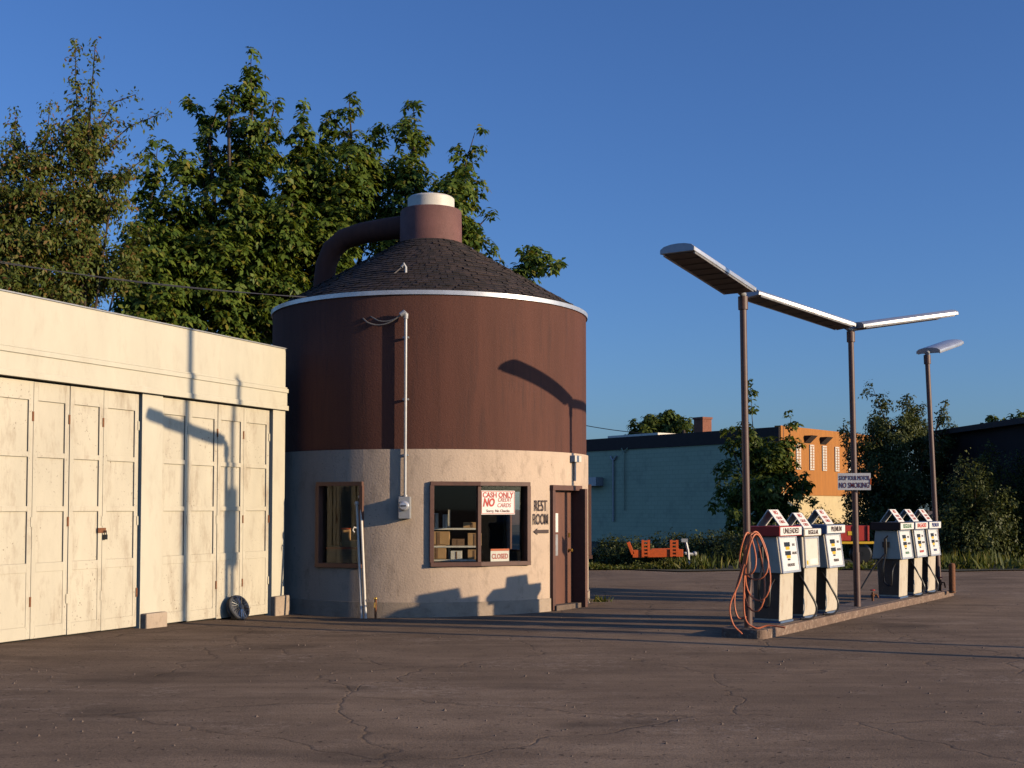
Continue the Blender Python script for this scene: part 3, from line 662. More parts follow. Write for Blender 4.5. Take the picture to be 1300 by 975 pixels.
# overhead wires
iw = P(438, 381, 22.0); far = P(-70, 322, 23.5)
def sag(a, b, s, n=14): return [a.lerp(b, i / n) - UP * (s * 4 * (i / n) * (1 - i / n)) for i in range(n + 1)]
sw = thing('service_wire', 'twisted overhead power wires running left from the jug eaves', 'wire', tuple(iw))
m = MB(); m.tube(sag(iw, far, .10), .009, 5); m.tube(sag(iw + UP * .03, far + UP * .06, .16), .007, 5); m.build('span', M['wire'], sw)
m = MB(); wh = cb + UPK * 4.86 - um * .09 + nm * .03
m.tube(sag(wh, P(466, 409, 21.35), .10, 8) + [P(452, 396, 21.7), iw], .013, 5); m.tube(sag(wh + um * .02, P(480, 407, 21.3), .05, 8) + [P(446, 388, 21.8), iw + UP * .02], .011, 5); m.tube(sag(rp + UPK * .36 - um * .07, iw, .08, 8), .011, 5); m.build('drip_loop', M['wire'], sw)
m = MB(); m.ball(iw, .045, 6); m.ball(iw + Vector((.1, -.02, -.02)), .035, 6); m.build('insulator', M['white'], sw, True)
up_ = thing('utility_pole', 'brown wooden utility pole left of the garage carrying the service wires', 'utility pole', (far.x, far.y, 0))
m = MB(); m.tube([(far.x, far.y, -.2), (far.x, far.y, far.z + 1)], [.15, .11], 12); m.build('pole', M['bark'], up_, True)
m = MB(); m.box(far.x - .06, far.x + .06, far.y - .9, far.y + .9, far.z + .2, far.z + .32); m.build('crossarm', M['wood'], up_)

# ------------------------------------------------------------------ pump island
E = Vector((.545, .838, 0)).normalized(); NR = Vector((E.y, -E.x, 0)); P1 = Vector((3.71, 17.81, 0)); IH = .12; RZ = math.atan2(E.y, E.x)
def ip(al, pe, z=0): return P1 + E * al + NR * pe + UP * z
isl = thing('pump_island', 'low concrete pump island with a worn pale kerb edge', 'kerb island', tuple(ip(4, -.2)), RZ)
def rounded(a0, a1, p0, p1, r, n=5):
    pts = []
    for cx, cy, st in ((a1 - r, p1 - r, 0), (a0 + r, p1 - r, 1), (a0 + r, p0 + r, 2), (a1 - r, p0 + r, 3)):
        for k in range(n + 1):
            t_ = (st + k / n) * math.pi / 2; pts.append((cx + r * math.cos(t_), cy + r * math.sin(t_)))
    return pts
m = MB(); m.prism(rounded(-.98, 9.15, -.50, .13, .12), ip(0, 0, -.1), E, NR, UP * (IH + .1)); m.build('kerb', M['kerbpaint'], isl, bevel=.02)
m = MB(); m.prism(rounded(-.9, 9.05, -.44, .05, .10), ip(0, 0, IH - .03), E, NR, UP * .035); m.build('slab', M['concrete'], isl)

def hoseloop(mb, pts, r=.016, n=30):
    pts = [Vector(p) for p in pts]; out = []
    q = [pts[0] * 2 - pts[1]] + pts + [pts[-1] * 2 - pts[-2]]
    for i in range(1, len(q) - 2):
        for k in range(8):
            t_ = k / 8; a_, b_, c_, d_ = q[i - 1], q[i], q[i + 1], q[i + 2]
            out.append(.5 * ((2 * b_) + (c_ - a_) * t_ + (2 * a_ - 5 * b_ + 4 * c_ - d_) * t_ ** 2 + (3 * b_ - a_ - 3 * c_ + d_) * t_ ** 3))
    out.append(pts[-1]); mb.tube(out, r, 8)
YX, YY, YZ = Vector((1, 0, 0)), Vector((0, 1, 0)), Vector((0, 0, 1))
def pump(al, label, word, ink, hdr_end, old=False, hose=0):
    loc = ip(al + .275, -.21, IH + .005)
    t = thing('fuel_pump', label, 'fuel pump', tuple(loc), RZ, 'fuel pumps on the island')
    # local: +x along island, -y the sunlit lane side
    m = MB(); m.prism([(-.185, 0), (.185, 0), (.21, .72), (-.21, .72)], (-.26, 0, .03), YY, YZ, (.52, 0, 0))
    for i_, (sx) in enumerate((-.26, .26)): pass
    m.build('cabinet', M['pump'], t, local=True, bevel=.012)
    m = MB(); m.box(-.25, .25, -.20, .20, 0, .028); m.build('base_plate', M['blue'], t, local=True)
    for s_ in (-1, 1): MB().prism([(-.178, .03), (.178, .03), (.198, .70), (-.198, .70)], (.262 * s_ - .003 * (1 + s_) / 2, 0, .03), YY, YZ, (.003, 0, 0)).build('side_panel', M['pumpside'], t, local=True)
    if not old:
        m = MB(); m.prism([(-.265, .71), (.265, .71), (.20, 1.225), (-.20, 1.225)], (-.365, 0, 0), YY, YZ, (.73, 0, 0)); m.build('head', M['pump'], t, local=True, bevel=.012)
        fd = Vector((0, .065, .515)).normalized(); fn = Vector((0, -fd.z, fd.y)); f0 = Vector((0, -.2325, .9675))
        hw, hh = .32, .235
    else:
        m = MB(); m.prism([(-.225, .74), (.225, .74), (.205, 1.20), (-.205, 1.20)], (-.34, 0, 0), YY, YZ, (.68, 0, 0)); m.build('head', M['pump'], t, local=True, bevel=.02)
        fd = Vector((0, .02, .46)).normalized(); fn = Vector((0, -fd.z, fd.y)); f0 = Vector((0, -.215, .97)); hw, hh = .27, .20
    m = MB(); m.obox(f0 + fn * .006, YX, fd, fn, hw, hh, .006); fp = m.build('price_panel', M['facia'] if not old else M['white'], t, local=True, bevel=.003)
    m = MB()
    for s_ in (-1, 1): m.obox(f0 + fn * .008 + YX * (s_ * (hw + .014)), YX, fd, fn, .014, hh + .028, .014); m.obox(f0 + fn * .008 + fd * (s_ * (hh + .014)), YX, fd, fn, hw, .014, .013)
    m.build('trim', M['silver'], t, local=True)
    if not old:
        for (dx, dy, w_, h_, mt_) in ((-.05, .14, .11, .032, 'dark'), (-.04, .085, .075, .022, 'yellow'), (-.05, .015, .11, .030, 'dark'), (-.04, -.035, .075, .022, 'yellow'), (-.04, -.075, .05, .012, 'dark')):
            m = MB(); m.obox(f0 + fn * .0135 + YX * dx + fd * dy, YX, fd, fn, w_, h_, .0015); m.build('display', M[mt_], fp, local=True)
        text('SALE', .05, M['inkdark'], f0 + fn * .0135 + YX * .2 + fd * .13, YX, fd, fp, 1, .001, local=True); text('GALLONS', .05, M['inkdark'], f0 + fn * .0135 + YX * .2 + fd * .01, YX, fd, fp, .8, .001, local=True)
        text(word, .055, M[ink], f0 + fn * .0135 + fd * -.155 + YX * .02, YX, fd, fp, 1.0, .002, local=True)
    else:
        m = MB(); m.obox(f0 + fn * .0125 + YX * .06 - fd * .14, YX, fd, fn, .16, .04, .0015); m.build('display', M['signwhite'], fp, local=True)
        m = MB(); m.obox(f0 + fn * .0125 - YX * .2 - fd * .15, YX, fd, fn, .03, .03, .0015); m.build('display', M['yellow'], fp, local=True)
    hz = 1.228 if not old else 1.21
    hwid = .43 if not old else .36; hdep = .27 if not old else .245; hth = .14 if not old else .11
    m = MB(); m.box(-hwid, hwid, -hdep, hdep, hz, hz + hth); hd_ = m.build('header', M[hdr_end], t, local=True, bevel=.01)
    m = MB(); m.box(-hwid + .015, hwid - .015, -hdep - .006, -hdep - .001, hz + .012, hz + hth - .012); m.build('header_plate', M['signwhite'], hd_, local=True)
    text(word, .105 if not old else .085, M[ink], (0, -hdep - .008, hz + hth / 2), YX, YZ, hd_, 1.15, .003, local=True)
    # nozzle and hose on the end facing the camera (-x)
    hx = -.365 if not old else -.34
    if hose:
        m = MB(); m.box(hx - .05, hx - .002, -.06, .06, .92, 1.02); m.build('holster', M['dark'], t, local=True)
        m = MB(); m.tube([(hx - .05, .0, .80), (hx - .06, .0, .95), (hx - .07, .0, 1.08)], [.022, .03, .026], 8); m.tube([(hx - .07, 0, 1.08), (hx - .07, -.05, 1.13)], [.016, .012], 8); nz = m.build('nozzle', M['dark'], t, True, local=True)
        m = MB()
        if hose == 1: hoseloop(m, [(hx - .05, 0, .80), (hx - .09, .12, .5), (hx - .06, .14, .12), (hx - .1, -.05, .03), (hx - .09, -.30, .12), (hx - .02, -.32, .35), (hx + .03, -.22, .5), (hx + .11, -.1, .55)])
        else: hoseloop(m, [(hx - .05, 0, .80), (hx - .10, .03, .55), (hx - .08, .02, .30), (hx - .08, -.10, .25), (hx - .07, -.12, .50), (hx + .10, -.12, .62)])
        if hose == 3: hoseloop(m, [(hx - .05, .0, .82), (hx - .2, .18, .55), (hx - .42, .36, .15), (hx - .5, .38, .05)])
        m.build('hose', M['rubber'], t, True, local=True)
    else:
        m = MB(); hoseloop(m, [(-.25, -.10, .68), (-.30, -.26, .45), (-.2, -.36, .18), (-.36, -.36, .03), (-.55, -.25, .02)]); m.build('hose', M['rubber'], t, True, local=True)
    return t
spc = .965
pump(0.0, 'gas pump nearest the orange hose, with a red ended header', 'UNLEADED', 'inkdark', 'redpaint', hose=2)
pump(spc, 'older gas pump with a plain framed face, between two newer pumps', 'REGULAR', 'inkdark', 'pump', old=True)
pump(2 * spc, 'gas pump with PREMIUM lettered on its header', 'PREMIUM', 'inkdark', 'blue')
aB = 5.80
pump(aB, 'gas pump first past the sign pole, black hose looped on its near end', 'REGULAR', 'greenink', 'fascia', hose=3)
pump(aB + spc * .98, 'middle gas pump of the far trio, red word on its header', 'UNLEADED', 'red', 'blue')
pump(aB + 2 * spc * .98, 'last gas pump of the far trio beside the steel bollard', 'PREMIUM', 'blueink', 'blue')
def tent(al, z, label, sx=0):
    loc = ip(al + .275, -.21, IH + z)
    t = thing('tent_sign', label, 'sign', tuple(loc), RZ, 'tent signs on the pumps')
    h = .225; s_ = .165
    for q in (-1, 1):
        d = Vector((0, -q * s_, h)).normalized(); n_ = Vector((0, q * d.z, -q * d.y)); n_ = Vector((0, q * h, s_)).normalized(); c = Vector((sx, q * s_ * .53, h * .5))
        m = MB(); m.obox(c, YX, d, n_, .18, math.hypot(h, s_) / 2, .006); bd = m.build('board', M['signwhite'], t, local=True)
        if q == -1:
            text('NO', .095, M['red'], c + n_ * .008 + d * .085, YX, d, bd, 1.0, .001, local=True)
            text('CREDIT\nCARDS', .068, M['red'], c + n_ * .008 - d * .045, YX, d, bd, .95, .0, local=True, line=1.0)
for al, z, lb in ((0, 1.378, 'tent sign on the gas pump nearest the orange hose'), (spc, 1.33, 'tent sign on the older plain faced gas pump'), (2 * spc, 1.378, 'tent sign on the PREMIUM gas pump before the sign pole'),
                  (aB, 1.378, 'tent sign on the first gas pump past the sign pole'), (aB + spc * .98, 1.378, 'tent sign on the middle gas pump of the far trio'), (aB + 2 * spc * .98, 1.378, 'tent sign on the last gas pump by the bollard')):
    tent(al, z, lb)

# lamp posts
def lamp(name, label, loc, H, arms, group='lamp posts on the pump island', lean=(0, 0), L=2.0, rise=.21, W=.23, pr=.05):
    t = thing(name, label, 'lamp post', tuple(loc), 0, group); loc = Vector(loc); top = loc + Vector((lean[0], lean[1], H))
    m = MB(); m.tube([loc - UP * .02, top], [pr, pr * .93], 14); m.build('pole', M['pole'], t, True)
    m = MB(); d = (top - loc).normalized(); m.tube([top - d * .16, top + d * .02], pr * 1.35, 14); m.build('collar', M['pole'], t, True); MB().tube([loc, loc + d * .9], pr * 1.13, 14).build('sleeve', M['pole'], t, True)
    for arm in arms:
        ax, ay, Ln = arm[:3]; rise = arm[3] if len(arm) > 3 else .2
        h = Vector((ax, ay, 0)).normalized(); dd = (h + UP * rise).normalized(); sd_ = Vector((-h.y, h.x, 0)); nu = dd.cross(sd_); nu = nu if nu.z > 0 else -nu
        o = top + UP * .05 + dd * .05; a = o - dd * .02
        m = MB(); n = 9; Lf = Ln
        prof = [(-W, 0), (-W, .05), (-W * .8, .085), (-W * .4, .105), (0, .11), (W * .4, .105), (W * .8, .085), (W, .05), (W, 0)]
        m.prism(prof, o + dd * .06, sd_, nu, dd * Lf)
        hd_ = m.build('lamp_head', M['silver'], t, True, bevel=.006)
        m = MB(); m.obox(o + dd * (.06 + Lf / 2) - nu * .006, dd, sd_, nu, Lf / 2 - .04, W - .04, .006)
        for q in range(1, 8): m.obox(o + dd * (.06 + Lf * q / 8) - nu * .014, dd, sd_, nu, .004, W - .05, .007)
        m.build('louvre', M['louvre'], hd_)
        for q in (-1, 1): MB().tube([o + dd * .1 + sd_ * (q * (W - .02)) - nu * .014, o + dd * (Lf + .02) + sd_ * (q * (W - .02)) - nu * .014], .011, 6).build('lip', M['silver'], hd_, True)
        m = MB(); m.prism([(x_ * 1.02, z_ * 1.04 - .006) for x_, z_ in prof], o + dd * (.06 + Lf - .01), sd_, nu, dd * .035); m.build('end_cap', M['galv'], hd_, bevel=.006); MB().prism([(x_ * 1.02, z_ * 1.04 - .006) for x_, z_ in prof], o + dd * .04, sd_, nu, dd * .03).build('end_cap', M['galv'], hd_, bevel=.006)
        m = MB(); m.tube([a - dd * .05 - nu * .0, o + dd * .12 + nu * .03], .045, 10); m.build('bracket', M['galv'], hd_, True)
    return t
L1 = ip(-.77, -.16, IH); L2 = Vector((5.64, 20.95, IH)); L3 = ip(8.5, -.02, IH)
lamp('lamp_post', 'brown lamp post wrapped with the orange hose, one lamp reaching to the street', L1, 4.52, [(-E.x, -E.y, 1.95, .115)], lean=(-.04, 0))
lamp('lamp_post', 'middle brown lamp post with two wing lamps and the no smoking sign', L2, 4.56, [(-.90, -.43, 1.95), (.93, .37, 1.95, .165)], lean=(-.06, 0))
lamp('lamp_post', 'farthest brown lamp post, behind the last gas pump', L3, 4.65, [(E.x, E.y, 1.9)], lean=(-.17, 0))

# no smoking sign
ns = L2 + Vector((.0, -.065, 0)); zc = P(1086, 611.5, L2.y).z; c = Vector((L2.x - .05, L2.y - .075, zc))
t = thing('warning_sign', 'white STOP YOUR MOTOR sign fixed to the middle lamp post', 'sign', tuple(c))
su = Vector((.97, -.17, 0)).normalized(); sn = Vector((su.y, -su.x, 0))
m = MB(); m.obox(c, su, sn, UP, .265, .006, .14); m.build('board', M['signwhite'], t)
text('STOP YOUR MOTOR', .105, M['redbrown'], c + sn * .008 + UP * .055, su, UP, t, .50, .0); text('NO SMOKING', .125, M['redbrown'], c + sn * .008 - UP * .065, su, UP, t, .62, .001)
m = MB(); m.obox(c + sn * .008 + su * .262, su, sn, UP, .012, .003, .05); m.build('edge_strip', M['orange'], t)  # small orange strip at the right edge of the board

# orange air hose on first post
t = thing('air_hose', 'coiled orange air hose hanging on the first lamp post', 'hose', tuple(L1)); m = MB()
cx, cy = L1.x - .01, L1.y
rg = random.Random(3)
def loop(dx, w_, zt, zb, yo, skew=0):
    pts = []
    for k in range(25):
        a = -math.pi / 2 + 2 * math.pi * k / 24 + math.pi
        x = dx + w_ * math.cos(a) * (1 - .25 * math.sin(a)); z = (zt + zb) / 2 + (zt - zb) / 2 * math.sin(a)
        pts.append((cx + x + skew * (zt - z), cy + yo + .05 * math.sin(2 * a), z))
    return pts
for dx, w_, zt, zb, yo, sk in ((.10, .20, 1.43, .78, -.09, 0), (.06, .17, 1.41, .35, -.11, .02), (.10, .20, 1.40, .50, -.13, .03), (-.02, .13, 1.42, .85, -.15, 0)):
    m.tube(loop(dx, w_ * .8, zt, zb, yo, sk), .012, 8)
hoseloop(m, [(cx + .02, cy - .12, 1.40), (cx - .08, cy - .12, 1.0), (cx - .20, cy - .14, .55), (cx - .16, cy - .14, .28), (cx - .04, cy - .15, .16 + IH)], .012)
hoseloop(m, [(cx + .05, cy - .10, 1.41), (cx - .12, cy - .15, .8), (cx - .27, cy - .2, .45), (cx - .24, cy - .22, .2), (cx - .12, cy - .25, .06)], .012)
hoseloop(m, [(cx, cy - .1, 1.41), (cx - .06, cy - .14, .9), (cx - .07, cy - .16, .3), (cx + .06, cy - .22, .14), (cx + .24, cy - .2, .17), (cx + .45, cy - .28, .15)], .012)
m.build('coils', M['hose'], t, True)
m = MB(); m.obox((cx + .02, cy - .06, 1.40), (1, 0, 0), (0, 1, 0), UP, .06, .07, .02); m.build('hanger', M['rust'], t)

# bollard, valves
bo = ip(8.55, .02, IH)
t = thing('bollard', 'rusty steel pipe bollard at the far end of the pump island', 'bollard', tuple(bo)); m = MB(); bo = P(1211, 716, 0) if False else ip(8.72, -.02, IH)
bo = Vector((8.52, 24.75, IH)); t.location = bo; WM[t.name] = Matrix.Translation(bo)
m.lathe(bo, [(.062, -.03), (.062, .52), (.05, .545), (.001, .56)], 16); m.build('post', M['rust'], t, True)
m = MB(); m.lathe(bo, [(.067, 0), (.09, .012), (.09, .001)], 16); m.build('collar', M['concrete'], t)
for (px, py, lb, sc_) in ((1108, 763, 'rusty valve on the island beside the sign pole', 1.0), (1194, 750, 'tall rusty tap on the island beside the last pump', 1.4)):
    q = G(px, py, IH + .005); t = thing('water_valve', lb, 'valve', tuple(q), 0, 'valves on the pump island')
    m = MB(); m.tube([q - UP * .02, q + UP * .16 * sc_], .022, 8); m.lathe(q + UP * .08 * sc_, [(.035, 0), (.035, .03), (.02, .04)], 10); m.build('pipe', M['rust'], t, True)
    m = MB(); m.tube([q + UP * .12 * sc_, q + UP * .12 * sc_ + Vector((.07, -.02, -.01)), q + Vector((.09, -.02, .06))], .016, 8); m.build('spout', M['rust'], t, True)
    m = MB(); m.lathe(q + UP * .18 * sc_, [(.04, 0), (.045, .01), (.04, .02), (.01, .02)], 12); m.build('handwheel', M['redpaint'], t, True)

# ------------------------------------------------------------------ background buildings
KA = Vector((11.5, 55, 0)); KB = Vector((1.5, 68.2, 0)); KC = Vector((18.4, 63.6, 0)); KD = KB + (KC - KA); HT = 5.30
bd = thing('store_building', 'long flat roofed building, teal block side and ochre street front', 'building', tuple(KA))
def wallq(a, b, z0, z1, name, mat, parent, out=0, th=.25, uv=False):
    u = (b - a).normalized(); n = Vector((u.y, -u.x, 0)); c = (a + b) / 2; L = (b - a).length
    m = MB(); m.obox(c + n * (out - th / 2) + UP * ((z0 + z1) / 2), u, n, UP, L / 2, th / 2, (z1 - z0) / 2); ob = m.build(name, mat, parent)
    if uv:
        me = ob.data; l = me.uv_layers.new(name='UVMap'); Wm = WM[root_of(parent)]
        for lp in me.loops:
            p = Wm @ me.vertices[lp.vertex_index].co; l.data[lp.index].uv = ((p - a).dot(u), p.z)
    return ob, u, n
o, u1, n1 = wallq(KB, KA, -.2, HT - .62, 'side_wall', M['teal'], bd, uv=True)
wallq(KB - u1 * .1, KA, HT - .62, HT, 'fascia', M['fascia'], bd, out=.06, th=.31)
o, u2, n2 = wallq(KA + u1 * .0, KC, -.2, 2.32, 'front_lower_wall', M['creamwall'], bd)
wallq(KA, KC, 2.32, HT + .06, 'front_upper_wall', M['orangewall'], bd, out=.05, th=.3)
m = MB(); m.add([KA + UP * (HT - .3), KB + UP * (HT - .3), KD + UP * (HT - .3), KC + UP * (HT - .3)], [(0, 1, 2, 3)]); m.build('roof', M['roofing'], bd)
wallq(KC, KD, -.2, HT - .2, 'rear_wall', M['creamwall'], bd)
m = MB(); q = P(825, 550, 62); m.obox(q + Vector((0, 3, -.05)), u1, n1, UP, 1.9, .8, .14); m.build('roof_edge', M['white'], bd)
q = P(896, 541, 60); m = MB(); m.obox(q + Vector((0, 1, -.3)), u1, n1, UP, .30, .30, .72); m.obox(q + Vector((0, 1, .44)), u1, n1, UP, .34, .34, .05); m.build('chimney', M['chim'], bd)
Lf = (KC - KA).length
for px in (1012, 1029, 1045, 1061, 1078):
    k = (px - PX) / F; s_ = (k * KA.y - KA.x) / (u2.x - k * u2.y); c = KA + u2 * s_
    m = MB(); m.obox(c + n2 * .07 + UP * 4.05, u2, n2, UP, .22, .03, .58); f = m.build('window', M['shut'], bd, bevel=.01)
    m = MB()
    for z in range(9): m.obox(c + n2 * .105 + UP * (3.55 + z * .125), u2, n2, UP, .17, .008, .012)
    m.obox(c + n2 * .107 + UP * 4.05, u2, n2, UP, .012, .01, .5); m.build('slats', M['orangewall'], f)
for px in (1024, 1044):
    k = (px - PX) / F; s_ = (k * KA.y - KA.x) / (u2.x - k * u2.y); c = KA + u2 * s_
    m = MB(); m.prism([(0, 0), (.38, 0), (0, -.34)], c + n2 * .05 + UP * 5.02 - u2 * .3, n2, UP, u2 * .6); m.build('vent_hood', M['fascia'], bd)
for (px, y0, y1, r_) in ((780, 585, 662, .05), (794, 575, 648, .03)):
    k = (px - PX) / F; s_ = (k * KB.y - KB.x) / (u1.x - k * u1.y); c = KB + u1 * s_ + n1 * .08
    m = MB(); m.tube([c + UP * P(px, y1, c.y).z, c + UP * P(px, y0, c.y).z, c + UP * P(px, y0 - 6, c.y).z - u1 * .2], r_, 6); m.tube([c + UP * P(px, y0 - 6, c.y).z + u1 * .25, c + UP * P(px, y0, c.y).z], r_, 6); m.build('pipe', M['teal'] if r_ < .04 else M['galv'], bd)
m = MB(); k = (757 - PX) / F; s_ = (k * KB.y - KB.x) / (u1.x - k * u1.y); c = KB + u1 * s_; m.obox(c + n1 * .25 + UP * 3.1, u1, n1, UP, .55, .25, .22); m.build('wall_unit', M['galv'], bd)

DA = P(1190, 700, 50); DB = P(1335, 700, 41); DA.z = DB.z = 0
db = thing('shed_building', 'long dark brown building in shade at the right', 'building', tuple(DA))
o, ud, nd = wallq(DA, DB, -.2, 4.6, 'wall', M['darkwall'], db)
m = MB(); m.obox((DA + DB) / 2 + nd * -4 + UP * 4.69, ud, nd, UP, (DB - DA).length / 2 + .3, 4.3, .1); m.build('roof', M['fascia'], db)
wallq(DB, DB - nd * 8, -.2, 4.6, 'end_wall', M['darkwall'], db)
m = MB()
for k in range(3): m.obox(DA.lerp(DB, .25 + .25 * k) + nd * .03 + UP * 1.3, ud, nd, UP, .9, .03, 1.25)
m.build('door', M['fascia'], db)

# background trees and shrubs
tree('young_maple', 'young leafy maple in front of the teal and ochre building', None, (9.1, 46, 0),
     [[(968, 680, 34), (966, 620, 46), (962, 580, 40), (956, 545, 27), (954, 520, 12), (953, 487, 5)], [(985, 640, 34), (1000, 590, 26), (1003, 550, 15), (1004, 530, 8)],
      [(940, 670, 34), (925, 640, 28), (912, 612, 15)], [(930, 600, 28), (920, 575, 14)], [(975, 600, 40), (985, 570, 28)], [(1005, 660, 22), (1018, 625, 14), (1022, 600, 9)], [(930, 570, 22), (940, 540, 12)], [(1005, 610, 24), (1024, 640, 14)], [(1000, 690, 30), (960, 700, 36)]],
     46, M['young'], 'palm', .19, 1.9, 21, .09, clump=.3, spread=.9, yj=.6)
tree('broadleaf_tree', 'dark bushy tree between the ochre front and the shed', None, (14.6, 48, 0),
     [[(1135, 690, 60), (1138, 630, 62), (1135, 580, 55), (1130, 545, 40), (1115, 512, 18), (1108, 492, 8)], [(1165, 620, 46), (1170, 560, 34), (1160, 525, 20), (1152, 505, 9)],
      [(1185, 560, 22), (1192, 530, 14), (1200, 512, 8)], [(1090, 620, 26), (1078, 585, 16), (1066, 545, 8)], [(1085, 560, 14), (1072, 540, 7)], [(1100, 660, 30), (1075, 650, 16)]],
     48, M['bushy'], 'fine', .12, 3.0, 22, .15, clump=.3, spread=.95, shell=.5, yj=.8)
tree('round_tree', 'distant round tree showing above the teal building roof', None, (9.7, 84, 0),
     [[(838, 600, 40), (838, 560, 46), (840, 540, 30), (843, 525, 16)], [(808, 556, 22), (806, 545, 15)], [(868, 560, 24), (873, 540, 16)], [(885, 552, 12), (884, 540, 6)]],
     84, M['young'], 'palm', .30, 2.0, 23, .2, clump=.3, spread=.8)
tree('street_tree', 'leafy treetop above the shed roof at the right edge', None, (28.5, 70, 0), [[(1275, 600, 34), (1272, 565, 34), (1262, 548, 22), (1285, 530, 16)], [(1300, 570, 30), (1310, 545, 20)]], 70, M['young'], 'palm', .28, 1.8, 24, .16)
bush('climbing_shrub', 'tall sunlit ivy shrub against the shed at the right edge', 'shrub', (15.2, 42), (1.6, 1.4, 3.4), M['bushy'], .10, 5200, 31)
bush('climbing_shrub', 'darker ivy shrub beyond the right edge bollard', 'shrub', (17.4, 43), (1.8, 1.5, 3.7), M['bushy'], .10, 4200, 32)
bush('bramble', 'low bramble mound in front of the cream wall base', 'shrub', (10.6, 44), (1.5, 1.0, 1.5), M['bushy'], .08, 2600, 33)
bush('bramble', 'bramble thicket behind the red wagon', 'shrub', (13.2, 45), (2.2, 1.2, 1.5), M['bushy'], .08, 3200, 34)
bush('bramble', 'low shrub filling an unclear black shape beside the jug base', 'shrub', (3.2, 37.4), (1.2, .9, .85), M['bushy'], .08, 2400, 35)  # shrub stands in for a black shape of unknown nature
bush('bramble', 'dark shrub behind the orange trailer tongue', 'shrub', (6.2, 40.5), (2.6, .9, 1.0), M['bushy'], .09, 2600, 36)
bush('bramble', 'dark shrub hidden behind the near pump trio', 'shrub', (7.5, 39), (1.6, .9, 1.2), M['bushy'], .09, 2200, 37)

# weeds
rg = np.random.default_rng(5); n = 9000
x = 1.2 + 16.3 * rg.random(n) ** 2.3; y = 35.6 + np.abs(rg.normal(0, 2.0, n)); dn = np.sin(x * 1.7) + np.sin(x * .6 + 1) + rg.normal(0, .7, n); keep = dn > -.8
x, y = x[keep], y[keep]; n = len(x)
hh = (.12 + .34 * rg.random(n) ** 2) * (.8 + .5 * np.sin(x * .9 + 2)); a = rg.random(n) * 6.283; ln_ = rg.normal(0, .12, (n, 2)); wv = .018 + .02 * rg.random(n)
p = np.stack([x, y, np.full(n, .02)], 1); s_ = np.stack([np.cos(a) * wv, np.sin(a) * wv, np.zeros(n)], 1); tp = p + np.stack([ln_[:, 0], ln_[:, 1], hh], 1)
V = np.stack([p - s_, p + s_, tp * .5 + p * .5 + s_ * 1.3 + np.array([0, 0, .03]), tp], 1).reshape(-1, 3); Fc = np.arange(4 * n).reshape(n, 4)
me = bpy.data.meshes.new('weeds'); me.from_pydata(V.tolist(), [], Fc.tolist()); me.materials.append(M['weed']); wo = bpy.data.objects.new('weeds', me); COL.objects.link(wo)
tag(wo, 'tall grass and weeds along the far edge of the asphalt', 'weeds', kind='stuff')
for (px, py, lb, sd_) in ((762, 764, 'small weed tuft growing at the jug base', 1), (956, 803, 'green weed tuft at the near end of the pump island', 2), (1138, 766, 'tiny weed tuft in the island kerb gutter', 3)):
    q = G(px, py); r2 = np.random.default_rng(sd_); k = 60 if sd_ != 3 else 25
    b0 = np.array(q) + np.stack([r2.normal(0, .10, k), r2.normal(0, .05, k), np.zeros(k)], 1); t0 = b0 + np.stack([r2.normal(0, .05, k), r2.normal(0, .05, k), .04 + .09 * r2.random(k)], 1); sv = np.stack([.01 + 0 * b0[:, 0], .004 * r2.normal(0, 1, k), 0 * b0[:, 0]], 1)
    V = np.stack([b0 - sv, b0 + sv, t0 + sv * .5, t0 - sv * .3], 1).reshape(-1, 3) - np.array(q); me = bpy.data.meshes.new('weed_tuft'); me.from_pydata(V.tolist(), [], np.arange(4 * k).reshape(k, 4).tolist()); me.materials.append(M['weed'])
    wo = bpy.data.objects.new('weed_tuft', me); COL.objects.link(wo); wo.location = q; tag(wo, lb, 'weed')

# orange trailer
Yt = 36.3
def tp_(px, py, dy=0): return P(px, py, Yt + dy)
t = thing('orange_trailer', 'low orange equipment trailer with two perforated uprights and a jack', 'trailer', (tp_(838, 712).x, Yt, 0))
m = MB(); a, b = tp_(803, 703), tp_(867, 702)
m.obox((a + b) / 2, b - a, (0, 1, 0), UP, (b - a).length / 2, .05, .11); m.obox((a + b) / 2 + Vector((0, .95, 0)), b - a, (0, 1, 0), UP, (b - a).length / 2, .05, .11)
for f in (.05, .5, .95): m.obox(a.lerp(b, f) + Vector((0, .475, 0)), (1, 0, 0), (0, 1, 0), UP, .05, .42, .06)
m.obox(a + Vector((-.06, 0, .16)), (-.4, 0, 1), (0, 1, 0), (1, 0, .4), .19, .05, .05); m.build('chassis', M['orange'], t, bevel=.01)
for px in (819.5, 855.5):
    m = MB(); c = tp_(px, 696)
    for s_ in (-.085, .085): m.obox(c + Vector((s_, -.07, 0)), (1, 0, 0), (0, 1, 0), UP, .035, .02, .24)
    for z in (-.2, -.1, 0, .1, .2): m.obox(c + Vector((0, -.07, z)), (1, 0, 0), (0, 1, 0), UP, .05, .018, .022)
    m.build('upright', M['orange'], t)
m = MB(); c = tp_(870, 686); q = tp_(872, 724); m.tube([(c.x, Yt - .05, c.z), (c.x + .07, Yt - .05, c.z - .3), (c.x + .1, Yt - .05, .06)], .04, 8); m.obox((c.x + .1, Yt - .05, .04), (1, 0, 0), (0, 1, 0), UP, .16, .12, .03); m.obox((c.x - .03, Yt - .05, c.z), (1, 0, 0), (0, 1, 0), UP, .09, .05, .05); m.build('jack', M['galv'], t, True)
m = MB(); m.tube([b, b + Vector((.35, .3, -.05))], .04, 6); m.ball(b + Vector((.38, .3, -.03)), .07, 6); m.build('tongue', M['galv'], t)
